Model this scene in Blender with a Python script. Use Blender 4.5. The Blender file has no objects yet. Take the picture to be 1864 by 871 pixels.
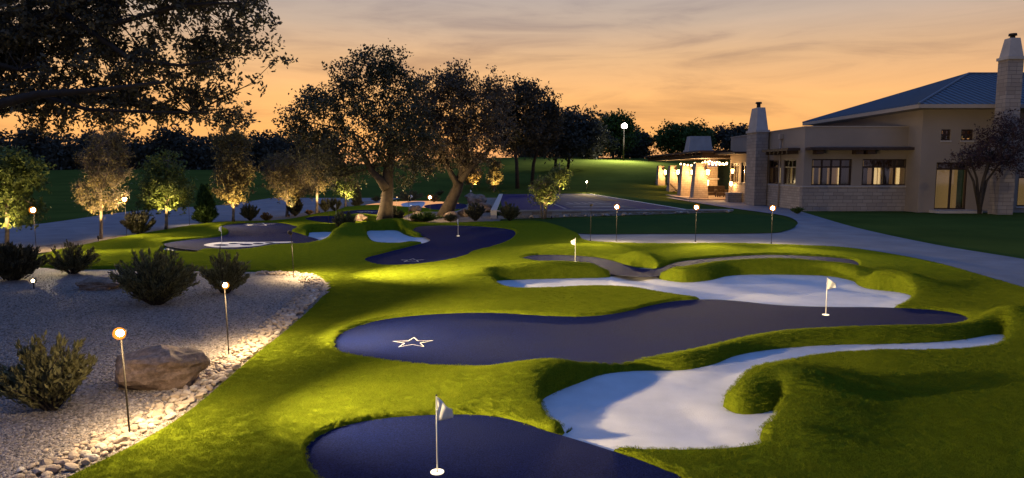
import bpy, bmesh, math, random
import numpy as np
from mathutils import Vector, Matrix
R = math.radians
sc = bpy.context.scene
col = sc.collection
rnd = random.Random(7)
rng = np.random.default_rng(11)

# ------------------------------------------------------------------ camera
F, CX, CY, HOR, CAMZ = 1250.0, 932.0, 435.5, 309.0, 2.47
PITCH = math.atan((CY - HOR) / F)
cam_d = bpy.data.cameras.new('camera'); cam = bpy.data.objects.new('camera', cam_d); col.objects.link(cam)
cam_d.sensor_width = 36.0; cam_d.lens = 36.0 * F / 1864.0
cam_d.clip_start = 0.1; cam_d.clip_end = 3000
cam.location = (0, 0, CAMZ); cam.rotation_euler = (math.pi/2 - PITCH, 0, 0)
sc.camera = cam

# ------------------------------------------------------------------ view / render
sc.view_settings.view_transform = 'Standard'; sc.view_settings.look = 'None'
sc.view_settings.exposure = 0.28; sc.view_settings.gamma = 1.0
sc.view_settings.use_curve_mapping = False
sc.render.engine = 'CYCLES'
sc.cycles.use_denoising = True
sc.cycles.max_bounces = 6; sc.cycles.diffuse_bounces = 3; sc.cycles.transparent_max_bounces = 8
sc.cycles.sample_clamp_indirect = 4.0
sc.cycles.caustics_reflective = False; sc.cycles.caustics_refractive = False

# ------------------------------------------------------------------ world: dusk sky
SUN_AZ = -8.0      # degrees from +Y towards +X where the sun went down
w = bpy.data.worlds.new('World'); sc.world = w; w.use_nodes = True
nt = w.node_tree; nt.nodes.clear()
def N(nt, t, **kw):
    n = nt.nodes.new(t)
    for k, v in kw.items(): setattr(n, k, v)
    return n
def ramp(nt, stops, interp='EASE'):
    n = N(nt, 'ShaderNodeValToRGB'); cr = n.color_ramp; cr.interpolation = interp
    while len(cr.elements) > 1: cr.elements.remove(cr.elements[-1])
    cr.elements[0].position = stops[0][0]; cr.elements[0].color = (*stops[0][1], 1)
    for p, c in stops[1:]:
        e = cr.elements.new(p); e.color = (*c, 1)
    return n
L = nt.links.new
tc = N(nt, 'ShaderNodeTexCoord'); sep = N(nt, 'ShaderNodeSeparateXYZ'); L(tc.outputs['Generated'], sep.inputs[0])
sunside = ramp(nt, [(0.0, (.66,.31,.13)), (.05, (.80,.375,.11)), (.10, (.79,.405,.145)), (.155, (.60,.365,.19)),
                    (.20, (.44,.33,.25)), (.26, (.31,.285,.29)), (.38, (.19,.24,.36)), (.62, (.09,.19,.48)), (1.0, (.065,.165,.49))], 'LINEAR')
farside = ramp(nt, [(0.0, (.14,.12,.14)), (.12, (.17,.14,.18)), (.3, (.10,.14,.26)), (.62, (.08,.17,.44)), (1.0, (.065,.165,.49))], 'LINEAR')
L(sep.outputs['Z'], sunside.inputs[0]); L(sep.outputs['Z'], farside.inputs[0])
dt = N(nt, 'ShaderNodeVectorMath', operation='DOT_PRODUCT'); L(tc.outputs['Generated'], dt.inputs[0])
dt.inputs[1].default_value = (math.sin(R(SUN_AZ)), math.cos(R(SUN_AZ)), 0)
az = N(nt, 'ShaderNodeMapRange', interpolation_type='SMOOTHSTEP'); L(dt.outputs['Value'], az.inputs[0])
az.inputs[1].default_value = -0.15; az.inputs[2].default_value = 1.0
mx = N(nt, 'ShaderNodeMix', data_type='RGBA'); L(az.outputs[0], mx.inputs[0]); L(farside.outputs[0], mx.inputs[6]); L(sunside.outputs[0], mx.inputs[7])
# thin streaky cloud, darker mauve against the glow
mp = N(nt, 'ShaderNodeMapping'); mp.inputs['Scale'].default_value = (2.2, 2.2, 15.0); L(tc.outputs['Generated'], mp.inputs[0])
cn = N(nt, 'ShaderNodeTexNoise'); cn.inputs['Scale'].default_value = 1.9; cn.inputs['Detail'].default_value = 7; cn.inputs['Roughness'].default_value = .58
cn.inputs['Distortion'].default_value = .5
L(mp.outputs[0], cn.inputs['Vector'])
cm = N(nt, 'ShaderNodeMapRange', interpolation_type='SMOOTHSTEP'); L(cn.outputs[0], cm.inputs[0])
cm.inputs[1].default_value = .42; cm.inputs[2].default_value = .76; cm.inputs[3].default_value = 0; cm.inputs[4].default_value = .9
cmx = N(nt, 'ShaderNodeMix', data_type='RGBA'); cmx.blend_type = 'MULTIPLY'
L(cm.outputs[0], cmx.inputs[0]); L(mx.outputs[2], cmx.inputs[6]); cmx.inputs[7].default_value = (.62, .62, .72, 1)
# bright wisps
cw = N(nt, 'ShaderNodeMapRange', interpolation_type='SMOOTHSTEP'); L(cn.outputs[0], cw.inputs[0])
cw.inputs[1].default_value = .44; cw.inputs[2].default_value = .28; cw.inputs[3].default_value = 0; cw.inputs[4].default_value = .2
cmx2 = N(nt, 'ShaderNodeMix', data_type='RGBA'); cmx2.blend_type = 'MULTIPLY'
L(cw.outputs[0], cmx2.inputs[0]); L(cmx.outputs[2], cmx2.inputs[6]); cmx2.inputs[7].default_value = (1.35, 1.28, 1.2, 1)
sky = N(nt, 'ShaderNodeTexSky', sky_type='NISHITA'); sky.sun_disc = False
sky.sun_elevation = R(0.5); sky.sun_rotation = R(SUN_AZ); sky.dust_density = 1.0
nsc = N(nt, 'ShaderNodeVectorMath', operation='SCALE'); nsc.inputs['Scale'].default_value = .004; L(sky.outputs[0], nsc.inputs[0])
add = N(nt, 'ShaderNodeVectorMath', operation='ADD'); L(cmx2.outputs[2], add.inputs[0]); L(nsc.outputs[0], add.inputs[1])
bg = N(nt, 'ShaderNodeBackground'); bg.inputs['Strength'].default_value = 1.12; L(add.outputs[0], bg.inputs['Color'])
wo = N(nt, 'ShaderNodeOutputWorld'); L(bg.outputs[0], wo.inputs[0])

# ------------------------------------------------------------------ pixel helpers (photo pixels of the survey -> world metres)
cp, sp = math.cos(PITCH), math.sin(PITCH)
def ray(px, py):
    a, b = (px-CX)/F, (CY-py)/F
    return a, cp + b*sp, -sp + b*cp
def P(px, py, z=0.0):
    x, y, zz = ray(px, py); t = (z-CAMZ)/zz
    return (x*t, y*t)
def at(px, py, Y):
    x, y, zz = ray(px, py); t = Y/y
    return (x*t, Y, CAMZ + zz*t)
def PV(px, py, z=0.0):
    x, y = P(px, py, z); return Vector((x, y, z))

# ------------------------------------------------------------------ materials
MATS = {}
def mat(name, color, rough=.7, var=0.0, scale=5.0, bump=0.0, bscale=40.0, color2=None, metal=0.0, emit=None, estr=0.0, spec=.3, transl=0.0, island=0.0, detail=4, speck=0.0, sscale=150.0):
    m = bpy.data.materials.new(name); m.use_nodes = True; MATS[name] = m
    t = m.node_tree; b = t.nodes['Principled BSDF']; out = t.nodes['Material Output']
    b.inputs['Base Color'].default_value = (*color, 1); b.inputs['Roughness'].default_value = rough
    b.inputs['Metallic'].default_value = metal; b.inputs['Specular IOR Level'].default_value = spec
    geo = N(t, 'ShaderNodeNewGeometry')
    last = None
    if var > 0 or color2:
        n = N(t, 'ShaderNodeTexNoise'); n.inputs['Scale'].default_value = scale; n.inputs['Detail'].default_value = detail
        t.links.new(geo.outputs['Position'], n.inputs['Vector'])
        c1 = color2 or tuple(c*(1-var) for c in color); c0 = color if color2 else tuple(min(1, c*(1+var)) for c in color)
        r = ramp(t, [(.33, c1), (.67, c0)], 'LINEAR'); t.links.new(n.outputs[0], r.inputs[0]); last = r.outputs[0]
    if island > 0:
        mr = N(t, 'ShaderNodeMapRange'); t.links.new(geo.outputs['Random Per Island'], mr.inputs[0])
        mr.inputs[3].default_value = 1-island; mr.inputs[4].default_value = 1+island
        vm = N(t, 'ShaderNodeVectorMath', operation='SCALE'); t.links.new(mr.outputs[0], vm.inputs['Scale'])
        if last: t.links.new(last, vm.inputs[0])
        else: vm.inputs[0].default_value = color
        last = vm.outputs[0]
    if speck > 0:
        n3 = N(t, 'ShaderNodeTexNoise'); n3.inputs['Scale'].default_value = sscale; n3.inputs['Detail'].default_value = 3; n3.inputs['Roughness'].default_value = .7
        t.links.new(geo.outputs['Position'], n3.inputs['Vector'])
        mr3 = N(t, 'ShaderNodeMapRange'); t.links.new(n3.outputs[0], mr3.inputs[0]); mr3.inputs[1].default_value = .3; mr3.inputs[2].default_value = .7
        mr3.inputs[3].default_value = 1-speck; mr3.inputs[4].default_value = 1+speck
        vm3 = N(t, 'ShaderNodeVectorMath', operation='SCALE'); t.links.new(mr3.outputs[0], vm3.inputs['Scale'])
        if last: t.links.new(last, vm3.inputs[0])
        else: vm3.inputs[0].default_value = color
        last = vm3.outputs[0]
    if last: t.links.new(last, b.inputs['Base Color'])
    if bump > 0:
        n2 = N(t, 'ShaderNodeTexNoise'); n2.inputs['Scale'].default_value = bscale; n2.inputs['Detail'].default_value = 5
        t.links.new(geo.outputs['Position'], n2.inputs['Vector'])
        bp = N(t, 'ShaderNodeBump'); bp.inputs['Strength'].default_value = bump; bp.inputs['Distance'].default_value = .02
        t.links.new(n2.outputs[0], bp.inputs['Height']); t.links.new(bp.outputs[0], b.inputs['Normal'])
    if emit:
        b.inputs['Emission Color'].default_value = (*emit, 1); b.inputs['Emission Strength'].default_value = estr
    if transl > 0:
        tr = N(t, 'ShaderNodeBsdfTranslucent'); ms = N(t, 'ShaderNodeMixShader'); ms.inputs[0].default_value = transl
        if last: t.links.new(last, tr.inputs[0])
        else: tr.inputs[0].default_value = (*color, 1)
        t.links.new(b.outputs[0], ms.inputs[1]); t.links.new(tr.outputs[0], ms.inputs[2]); t.links.new(ms.outputs[0], out.inputs[0])
    return m

def voronoi_mat(name, ca, cb, scale, bump=.6, rough=.85):
    m = mat(name, ca, rough); t = m.node_tree; b = t.nodes['Principled BSDF']
    geo = N(t, 'ShaderNodeNewGeometry')
    v = N(t, 'ShaderNodeTexVoronoi'); v.inputs['Scale'].default_value = scale; t.links.new(geo.outputs['Position'], v.inputs['Vector'])
    n = N(t, 'ShaderNodeTexNoise'); n.inputs['Scale'].default_value = 1.3; n.inputs['Detail'].default_value = 5; t.links.new(geo.outputs['Position'], n.inputs['Vector'])
    bw = N(t, 'ShaderNodeRGBToBW'); t.links.new(v.outputs['Color'], bw.inputs[0])
    ad = N(t, 'ShaderNodeMath', operation='MULTIPLY_ADD'); t.links.new(n.outputs[0], ad.inputs[0]); ad.inputs[1].default_value = .8; t.links.new(bw.outputs[0], ad.inputs[2])
    r = ramp(t, [(.45, cb), (1.2 if False else 1.0, ca)], 'LINEAR'); t.links.new(ad.outputs[0], r.inputs[0]); t.links.new(r.outputs[0], b.inputs['Base Color'])
    bp = N(t, 'ShaderNodeBump'); bp.inputs['Strength'].default_value = bump; bp.inputs['Distance'].default_value = .02; bp.invert = True
    t.links.new(v.outputs['Distance'], bp.inputs['Height']); t.links.new(bp.outputs[0], b.inputs['Normal'])
    return m

def brick_mat(name, c1, c2, mortar, scale, bw=.6, rh=.22, rough=.85):
    m = mat(name, c1, rough); t = m.node_tree; b = t.nodes['Principled BSDF']
    geo = N(t, 'ShaderNodeNewGeometry'); s = N(t, 'ShaderNodeSeparateXYZ'); t.links.new(geo.outputs['Position'], s.inputs[0])
    a = N(t, 'ShaderNodeMath', operation='ADD'); t.links.new(s.outputs[0], a.inputs[0]); t.links.new(s.outputs[1], a.inputs[1])
    cb = N(t, 'ShaderNodeCombineXYZ'); t.links.new(a.outputs[0], cb.inputs[0]); t.links.new(s.outputs[2], cb.inputs[1])
    br = N(t, 'ShaderNodeTexBrick'); t.links.new(cb.outputs[0], br.inputs['Vector'])
    br.inputs['Color1'].default_value = (*c1, 1); br.inputs['Color2'].default_value = (*c2, 1); br.inputs['Mortar'].default_value = (*mortar, 1)
    br.inputs['Scale'].default_value = scale; br.inputs['Brick Width'].default_value = bw; br.inputs['Row Height'].default_value = rh
    br.inputs['Mortar Size'].default_value = .012; br.offset = .43; br.squash = .7; br.squash_frequency = 3
    t.links.new(br.outputs['Color'], b.inputs['Base Color'])
    bp = N(t, 'ShaderNodeBump'); bp.inputs['Strength'].default_value = .6; bp.inputs['Distance'].default_value = .03; bp.invert = True
    t.links.new(br.outputs['Fac'], bp.inputs['Height']); t.links.new(bp.outputs[0], b.inputs['Normal'])
    return m

TURF = mat('turf', (.128,.155,.009), .8, scale=9, color2=(.098,.128,.007), bump=.9, bscale=160, spec=.0, detail=9, speck=.35, sscale=60)
BLADE = mat('turf_blade', (.150,.178,.011), .85, spec=.03, island=.35, scale=3, color2=(.115,.146,.009), transl=.25)
GREEN = mat('navy_carpet', (.0052,.0100,.062), .95, scale=.9, color2=(.0085,.0125,.054), bump=.9, bscale=140, spec=.04, detail=9, speck=.75, sscale=80)  # broad greyer patches mixed into the navy imitate sheen
SAND = mat('white_sand', (.54,.53,.54), .8, var=.06, scale=3.5, bump=.22, bscale=90, spec=.15, detail=9, speck=.07, sscale=200)
LAWN = mat('lawn', (.078,.096,.018), .9, scale=.25, color2=(.054,.070,.014), bump=.8, bscale=30, spec=.0, detail=9)
DLAWN = mat('dark_turf', (.045,.075,.020), .85, scale=.8, color2=(.037,.065,.018), bump=.8, bscale=90, spec=.0, detail=9)
PATH = mat('concrete', (.205,.20,.21), .85, scale=.9, color2=(.15,.145,.155), bump=.4, bscale=60, spec=.25, detail=9)
GRAVEL = voronoi_mat('gravel', (.235,.195,.172), (.10,.082,.072), 34, .9)
MULCH = voronoi_mat('mulch', (.22,.17,.13), (.08,.055,.04), 14, .8)
STONE = mat('cobble', (.40,.31,.235), .8, scale=7, color2=(.26,.205,.16), bump=.6, bscale=30, island=.0)
BOULDER = mat('boulder', (.29,.195,.135), .85, scale=3.2, color2=(.13,.088,.062), bump=1.0, bscale=9, detail=9, speck=.4, sscale=22)
BARK = mat('bark', (.085,.060,.040), .9, scale=6, color2=(.045,.032,.022), bump=1.0, bscale=22, detail=9)
BARKD = mat('bark_dark', (.045,.034,.026), .9, scale=6, color2=(.025,.019,.015), bump=1.0, bscale=22)
BARKP = mat('bark_pale', (.26,.20,.14), .85, scale=8, color2=(.17,.12,.08), bump=.6, bscale=40)
OAKLEAF = mat('oak_leaf', (.095,.082,.050), .6, island=.4, transl=.2, spec=.25)
LIVELEAF = mat('live_oak_leaf', (.088,.080,.040), .6, island=.4, transl=.2, spec=.25)
RUSTLEAF = mat('russet_oak_leaf', (.135,.098,.058), .6, island=.4, transl=.2, spec=.2)
FARLEAF = mat('far_leaf', (.065,.062,.046), .8, island=.5, transl=.15, spec=.1)
GREENLEAF = mat('green_leaf', (.055,.095,.026), .7, island=.5, transl=.2, spec=.1)
YOUNGLEAF = mat('young_leaf', (.12,.145,.035), .6, island=.5, transl=.3, spec=.2)
TANLEAF = mat('tan_leaf', (.19,.145,.055), .65, island=.5, transl=.3, spec=.15)
TWIG = mat('bare_twig', (.17,.13,.08), .8, island=.4)
ORANGELEAF = mat('orange_leaf', (.19,.125,.045), .65, island=.5, transl=.3, spec=.15)
PURPLELEAF = mat('purple_leaf', (.045,.026,.028), .7, island=.5, transl=.15, spec=.15)
JUNIPER = mat('juniper', (.125,.112,.050), .8, island=.5, transl=.1, spec=.1)
ARBOR = mat('arborvitae', (.065,.105,.024), .75, island=.5, transl=.15, spec=.1)
DARKSHRUB = mat('dark_shrub', (.065,.060,.036), .8, island=.5, spec=.1)
SEDGE = mat('sedge', (.24,.14,.055), .7, island=.5, transl=.2, spec=.1)
BRONZE = mat('bronze_metal', (.022,.016,.012), .6, metal=.2, spec=.4)
LENS = mat('lamp_lens', (1,.9,.7), .4, emit=(1,.80,.47), estr=150)
HALO = mat('lamp_halo_dish', (.022,.0085,.0018), .8, spec=.0)  # dim amber, so the added dish passes for glow round the lens
LENSLOW = mat('uplight_lens', (1,.9,.7), .4, emit=(1,.80,.47), estr=9)
FLOODM = mat('flood_lens', (1,1,.9), .4, emit=(1,.97,.80), estr=30)
LANTERN = mat('lantern_glass', (1,.8,.5), .4, emit=(1,.62,.24), estr=9)
BULB = mat('string_bulb', (1,.8,.5), .4, emit=(1,.62,.25), estr=14)
WHITE = mat('white_paint', (.78,.77,.75), .5, var=.04, scale=14, spec=.3)
FLAGC = mat('flag_cloth', (.80,.78,.75), .75, var=.05, scale=30, transl=.25, spec=.1)
POLEM = mat('flag_pole', (.80,.76,.66), .35, spec=.5)
CUPM = mat('lit_cup', (.85,.82,.75), .5, emit=(1,.82,.52), estr=1.1)
PAINT = mat('turf_paint', (.58,.56,.57), .8, var=.18, scale=25, bump=.4, bscale=200, detail=8)
CPAINT = mat('worn_court_paint', (.16,.16,.19), .9, var=.3, scale=6, spec=.03)
COURT = mat('court_navy', (.005,.010,.085), .95, spec=.03, scale=1.1, color2=(.007,.012,.075), bump=.3, bscale=90)
COURTG = mat('court_grey', (.045,.048,.085), .95, spec=.03, scale=1.3, color2=(.045,.048,.08), bump=.3, bscale=90)
COURTR = mat('court_maroon', (.050,.024,.034), .95, spec=.03, scale=1.3, color2=(.045,.022,.034), bump=.3, bscale=90)
STUCCO = mat('stucco', (.285,.232,.19), .9, scale=.6, color2=(.245,.20,.163), bump=.4, bscale=50, detail=8)
FASCIA = mat('fascia', (.33,.27,.22), .8, var=.05, scale=2)
LIME = brick_mat('limestone', (.31,.265,.23), (.24,.20,.175), (.16,.135,.115), 1.0)
LIMESM = brick_mat('limestone_small', (.45,.36,.27), (.35,.28,.21), (.22,.17,.13), 1.0, .42, .16)
CAPST = mat('cap_stone', (.37,.335,.31), .8, var=.08, scale=2, bump=.3, bscale=20)
ROOFM = mat('roof_metal', (.080,.098,.120), .55, scale=.7, color2=(.066,.082,.10), metal=.0, spec=.3)
SEAMM = mat('roof_seam_metal', (.085,.105,.13), .55, spec=.3)
WOODD = mat('dark_timber', (.050,.030,.022), .7, var=.2, scale=6, bump=.3)
FRAME = mat('window_frame', (.035,.020,.016), .5, var=.1, scale=9)
GLASSD = mat('dark_glass', (.035,.032,.034), .08, spec=.6)
ROOM = mat('lit_room', (.6,.45,.25), .8, emit=(1,.62,.22), estr=.16)  # wall glows by itself in place of indoor lamplight
ROOMB = mat('bright_room', (.8,.7,.45), .8, emit=(1,.70,.30), estr=.95)  # stronger self-glow for the brightest parts of the room
CURTAIN = mat('curtain', (.30,.20,.12), .8, emit=(1,.55,.22), estr=.10)  # faint self-glow stands in for lamplight on the cloth
PATIO = mat('patio_stone', (.36,.27,.20), .8, scale=1.2, color2=(.27,.20,.15), bump=.4, bscale=20)
FURN = mat('patio_furniture', (.07,.045,.03), .6)
TV = mat('screen', (.02,.02,.03), .2, emit=(.25,.16,.40), estr=.35)

# ------------------------------------------------------------------ object helpers
def link(o, parent=None):
    col.objects.link(o)
    if parent: o.parent = parent
    return o
def empty(name, loc=(0,0,0), rz=0.0):
    o = bpy.data.objects.new(name, None); o.location = loc; o.rotation_euler = (0,0,rz); o.empty_display_size = .1
    return link(o)
def tag(o, label, cat, group=None):
    o['label'] = label; o['category'] = cat
    if group: o['group'] = group
    return o
def struct(o, kind='structure'): o['kind'] = kind; return o
def mesh_np(name, V, Q, m, parent=None, smooth=False):
    """V (n,3) float, Q (k,4) or (k,3) int"""
    V = np.asarray(V, dtype=np.float32); Q = np.asarray(Q, dtype=np.int32); k = Q.shape[1]
    me = bpy.data.meshes.new(name)
    me.vertices.add(len(V)); me.vertices.foreach_set('co', V.ravel())
    me.loops.add(Q.size); me.loops.foreach_set('vertex_index', Q.ravel())
    me.polygons.add(len(Q)); me.polygons.foreach_set('loop_start', np.arange(0, Q.size, k, dtype=np.int32))
    if smooth: me.polygons.foreach_set('use_smooth', np.ones(len(Q), dtype=bool))
    me.materials.append(m); me.update(calc_edges=True)
    return link(bpy.data.objects.new(name, me), parent)
class MB:
    def __init__(s): s.v = []; s.f = []
    def box(s, a, b):
        x0,y0,z0 = a; x1,y1,z1 = b; n = len(s.v)
        s.v += [(x0,y0,z0),(x1,y0,z0),(x1,y1,z0),(x0,y1,z0),(x0,y0,z1),(x1,y0,z1),(x1,y1,z1),(x0,y1,z1)]
        s.f += [tuple(n+i for i in q) for q in ((0,3,2,1),(4,5,6,7),(0,1,5,4),(1,2,6,5),(2,3,7,6),(3,0,4,7))]
        return s
    def frustum(s, c, w0, d0, w1, d1, z0, z1):
        x, y = c; n = len(s.v)
        for (w_, d_, z) in ((w0,d0,z0),(w1,d1,z1)):
            s.v += [(x-w_/2,y-d_/2,z),(x+w_/2,y-d_/2,z),(x+w_/2,y+d_/2,z),(x-w_/2,y+d_/2,z)]
        s.f += [tuple(n+i for i in q) for q in ((0,3,2,1),(4,5,6,7),(0,1,5,4),(1,2,6,5),(2,3,7,6),(3,0,4,7))]
        return s
    def poly(s, pts): n = len(s.v); s.v += [tuple(p) for p in pts]; s.f.append(tuple(range(n, n+len(pts)))); return s
    def tube(s, pts, rad, n=8, cap=True):
        pts = [Vector(p) for p in pts]; k0 = len(s.v); prev = None
        for i, p in enumerate(pts):
            d = (pts[min(i+1, len(pts)-1)] - pts[max(i-1, 0)])
            if d.length < 1e-9: d = Vector((0,0,1))
            d.normalize()
            if prev is None:
                a = d.cross(Vector((0,0,1)))
                if a.length < .05: a = d.cross(Vector((1,0,0)))
            else: a = prev - d*prev.dot(d)
            a.normalize(); prev = a; b = d.cross(a)
            r = rad[i] if hasattr(rad, '__len__') else rad
            for j in range(n):
                t = 2*math.pi*j/n; s.v.append(tuple(p + (a*math.cos(t) + b*math.sin(t))*r))
        for i in range(len(pts)-1):
            for j in range(n):
                a0 = k0+i*n+j; a1 = k0+i*n+(j+1)%n
                s.f.append((a0, a1, a1+n, a0+n))
        if cap:
            s.f.append(tuple(k0+j for j in reversed(range(n)))); e = k0+(len(pts)-1)*n; s.f.append(tuple(e+j for j in range(n)))
        return s
    def build(s, name, m, parent=None, smooth=False, bevel=0.0):
        me = bpy.data.meshes.new(name); me.from_pydata(s.v, [], s.f); me.materials.append(m)
        if smooth:
            for p in me.polygons: p.use_smooth = len(p.vertices) == 4
        me.update()
        o = link(bpy.data.objects.new(name, me), parent)
        if bevel:
            md = o.modifiers.new('bevel', 'BEVEL'); md.width = bevel; md.segments = 2
        return o
def light(kind, name, loc, energy, color=(1,.74,.40), parent=None, aim=None, size=R(120), blend=.8, rad=.05):
    d = bpy.data.lights.new(name, kind); d.energy = energy; d.color = color; d.shadow_soft_size = rad
    if kind == 'SPOT': d.spot_size = size; d.spot_blend = blend
    o = bpy.data.objects.new(name, d); link(o, parent); o.location = loc
    if aim is not None: o.rotation_euler = Vector(aim).to_track_quat('-Z', 'Y').to_euler()
    return o

# ------------------------------------------------------------------ outline helpers
def smooth_poly(pts, k=6):
    p = np.array(pts, float); n = len(p); out = []
    for i in range(n):
        p0, p1, p2, p3 = p[i-1], p[i], p[(i+1) % n], p[(i+2) % n]
        for j in range(k):
            t = j/k
            out.append(.5*((2*p1) + (-p0+p2)*t + (2*p0-5*p1+4*p2-p3)*t*t + (-p0+3*p1-3*p2+p3)*t**3))
    return np.array(out)
def gp(pix, z=0.0, k=6, sm=True):
    w_ = [P(a, b, z) for a, b in pix]
    return smooth_poly(w_, k) if sm else np.array(w_)
def gp_near(pix, zfar, znear, k=6):
    p = np.array(pix, float); n = len(p)
    area = .5*np.sum(p[:,0]*np.roll(p[:,1],-1)-np.roll(p[:,0],-1)*p[:,1])
    out = []
    for i in range(n):
        t_ = p[(i+1) % n]-p[i-1]; nr = np.array((t_[1], -t_[0]))*(1 if area > 0 else -1); nr /= np.linalg.norm(nr)+1e-9
        f = float(np.clip((nr[1]-.1)/.6, 0, 1)); out.append(P(*p[i], zfar+(znear-zfar)*f))
    return smooth_poly(out, k)
def sdf(X, Y, poly, margin=2.0):
    """signed distance (neg inside) and outward-normal y component; far points get margin"""
    shp = X.shape; x = X.ravel(); y = Y.ravel()
    lo, hi = poly.min(0)-margin, poly.max(0)+margin
    m = (x > lo[0]) & (x < hi[0]) & (y > lo[1]) & (y < hi[1]); idx = np.nonzero(m)[0]
    D = np.full(x.shape, margin); NY = np.zeros(x.shape)
    if len(idx):
        for s0 in range(0, len(idx), 200000):
            ii = idx[s0:s0+200000]; px, py = x[ii], y[ii]
            best = np.full(px.shape, 1e18); ny = np.zeros(px.shape); inside = np.zeros(px.shape, bool)
            for a, b in zip(poly, np.roll(poly, -1, 0)):
                ex, ey = b-a; l2 = ex*ex+ey*ey+1e-12
                t = np.clip(((px-a[0])*ex+(py-a[1])*ey)/l2, 0, 1)
                dx = px-(a[0]+ex*t); dy = py-(a[1]+ey*t); d2 = dx*dx+dy*dy
                c = d2 < best; best = np.where(c, d2, best); ny = np.where(c, dy, ny)
                cr = ((a[1] > py) != (b[1] > py)); 
                if abs(ey) > 1e-12: inside ^= cr & (px < ex*(py-a[1])/ey + a[0])
            d = np.sqrt(best); s = np.where(inside, -1.0, 1.0)
            D[ii] = d*s; NY[ii] = ny/np.maximum(d, 1e-6)*s
    return D.reshape(shp), NY.reshape(shp)
def ss(a, b, x): t = np.clip((x-a)/(b-a), 0, 1); return t*t*(3-2*t)
def base(x, y):
    x = np.asarray(x, float); y = np.asarray(y, float)
    f = ss(5, 9, y)*(1-ss(24, 30, y))
    return f*(.030*np.sin(x*.55+.4)*np.sin(y*.42+1.0) + .018*np.sin(x*1.1-.3*y))

# ------------------------------------------------------------------ outlines (photo pixels)
GREENS = {
 'near': [(590,880),(562,845),(556,822),(570,802),(612,781),(680,765),(760,757),(840,754),(900,757),(950,768),(990,782),(1040,797),(1100,816),(1160,836),(1210,856),(1245,875),(1300,960),(1200,1080),(900,1120),(700,1040),(620,930)],
 'long': [(607,632),(615,616),(640,601),(690,586),(750,578),(820,573),(900,571),(1000,574),(1080,573),(1140,565),(1180,556),(1230,548),(1290,546),(1345,550),(1400,556),(1450,559),(1520,560),(1600,559),(1680,562),(1730,568),(1760,577),(1764,584),(1745,592),(1690,598),(1600,601),(1500,604),(1420,608),(1350,617),(1280,632),(1200,646),(1100,656),(1000,662),(900,665),(800,664),(720,659),(650,649),(615,641)],
 'kidney': [(950,470),(975,466),(1030,466),(1080,469),(1110,474),(1140,483),(1165,489),(1185,490),(1205,487),(1225,479),(1260,473),(1330,468),(1400,465),(1480,466),(1540,470),(1562,477),(1555,483),(1520,485),(1440,484),(1360,486),(1300,488),(1240,493),(1185,501),(1130,499),(1080,491),(1030,483),(980,476)],
 'mid': [(664,472),(700,462),(750,450),(782,441),(775,432),(752,420),(762,413),(800,411),(860,412),(920,417),(938,423),(930,432),(900,445),(860,455),(845,463),(800,472),(740,478),(690,478)],
 'far_left': [(296,444),(340,436),(405,429),(416,420),(405,412),(440,407),(500,406),(535,411),(546,416),(530,421),(552,428),(580,436),(560,440),(500,443),(450,451),(400,454),(340,452)],
 'tiny': [(555,398),(575,394),(605,394),(625,398),(628,403),(610,406),(580,403)],
 'tiny_back': [(618,387),(650,383),(690,383),(712,386),(690,391),(640,391)],
 'lamp': [(772,375),(800,371),(840,371),(850,375),(830,381),(790,381)],
}
BUNKERS = {
 'near': ([(985,731),(1008,712),(1060,690),(1100,676),(1160,670),(1240,670),(1300,660),(1340,646),(1400,637),(1500,630),(1600,628),(1700,624),(1760,618),(1808,610),(1830,613),(1820,620),(1760,629),(1690,633),(1600,634),(1500,640),(1440,650),(1390,665),(1350,686),(1322,718),(1316,738),(1340,752),(1380,753),(1418,748),(1398,768),(1384,786),(1387,798),(1330,806),(1260,809),(1180,808),(1110,805),(1080,830),(1000,800),(1042,778),(1030,765),(1000,746)], .17),
 'mid': ([(900,515),(950,512),(1050,509),(1115,505),(1122,490),(1190,490),(1188,505),(1240,515),(1290,512),(1330,503),(1400,500),(1500,500),(1550,508),(1562,516),(1582,523),(1640,530),(1662,540),(1640,548),(1600,553),(1520,555),(1455,557),(1445,570),(1345,560),(1330,549),(1300,542),(1240,534),(1200,528),(1150,520),(1080,518),(1000,522),(930,522)], .20),
 'back': ([(668,422),(695,420),(722,420),(738,428),(755,434),(790,436),(785,441),(748,440),(720,443),(680,438)], .18),
 'sliver': ([(566,424),(600,423),(618,424),(604,430),(590,434),(555,436),(562,429)], .18),
 'left': ([(300,451),(325,449),(372,452),(360,458),(335,459),(305,457)], .08),
 'far': ([(733,372),(750,368),(770,368),(765,374),(745,376)], .06),
}
TURF_OUT = [(150,1100),(10,940),(120,871),(235,815),(330,760),(400,705),(470,645),(530,595),(580,545),(593,518),(578,502),(540,496),(480,494),(350,492),(230,489),(120,489),(75,481),(85,460),(150,447),(250,428),(330,413),(400,404),(480,402),(530,398),(570,390),(620,381),(650,372),(700,366),(760,364),(820,366),(850,371),(830,383),(770,385),(740,390),(735,398),(770,405),(830,405),(900,403),(975,402),(1015,410),(1050,424),(1075,438),(1200,442),(1400,446),(1520,448),(1600,458),(1700,478),(1800,506),(1864,525),(2100,600),(2500,760),(2600,1100),(1200,1400)]
ZG, ZS = -.02, -.075
gpoly = {k: gp_near(v, ZG, .035) for k, v in GREENS.items()}
bpoly = {k: (gp_near(v[0], ZS, .05), v[1]) for k, v in BUNKERS.items()}
tpoly = gp(TURF_OUT, 0.02)

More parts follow.
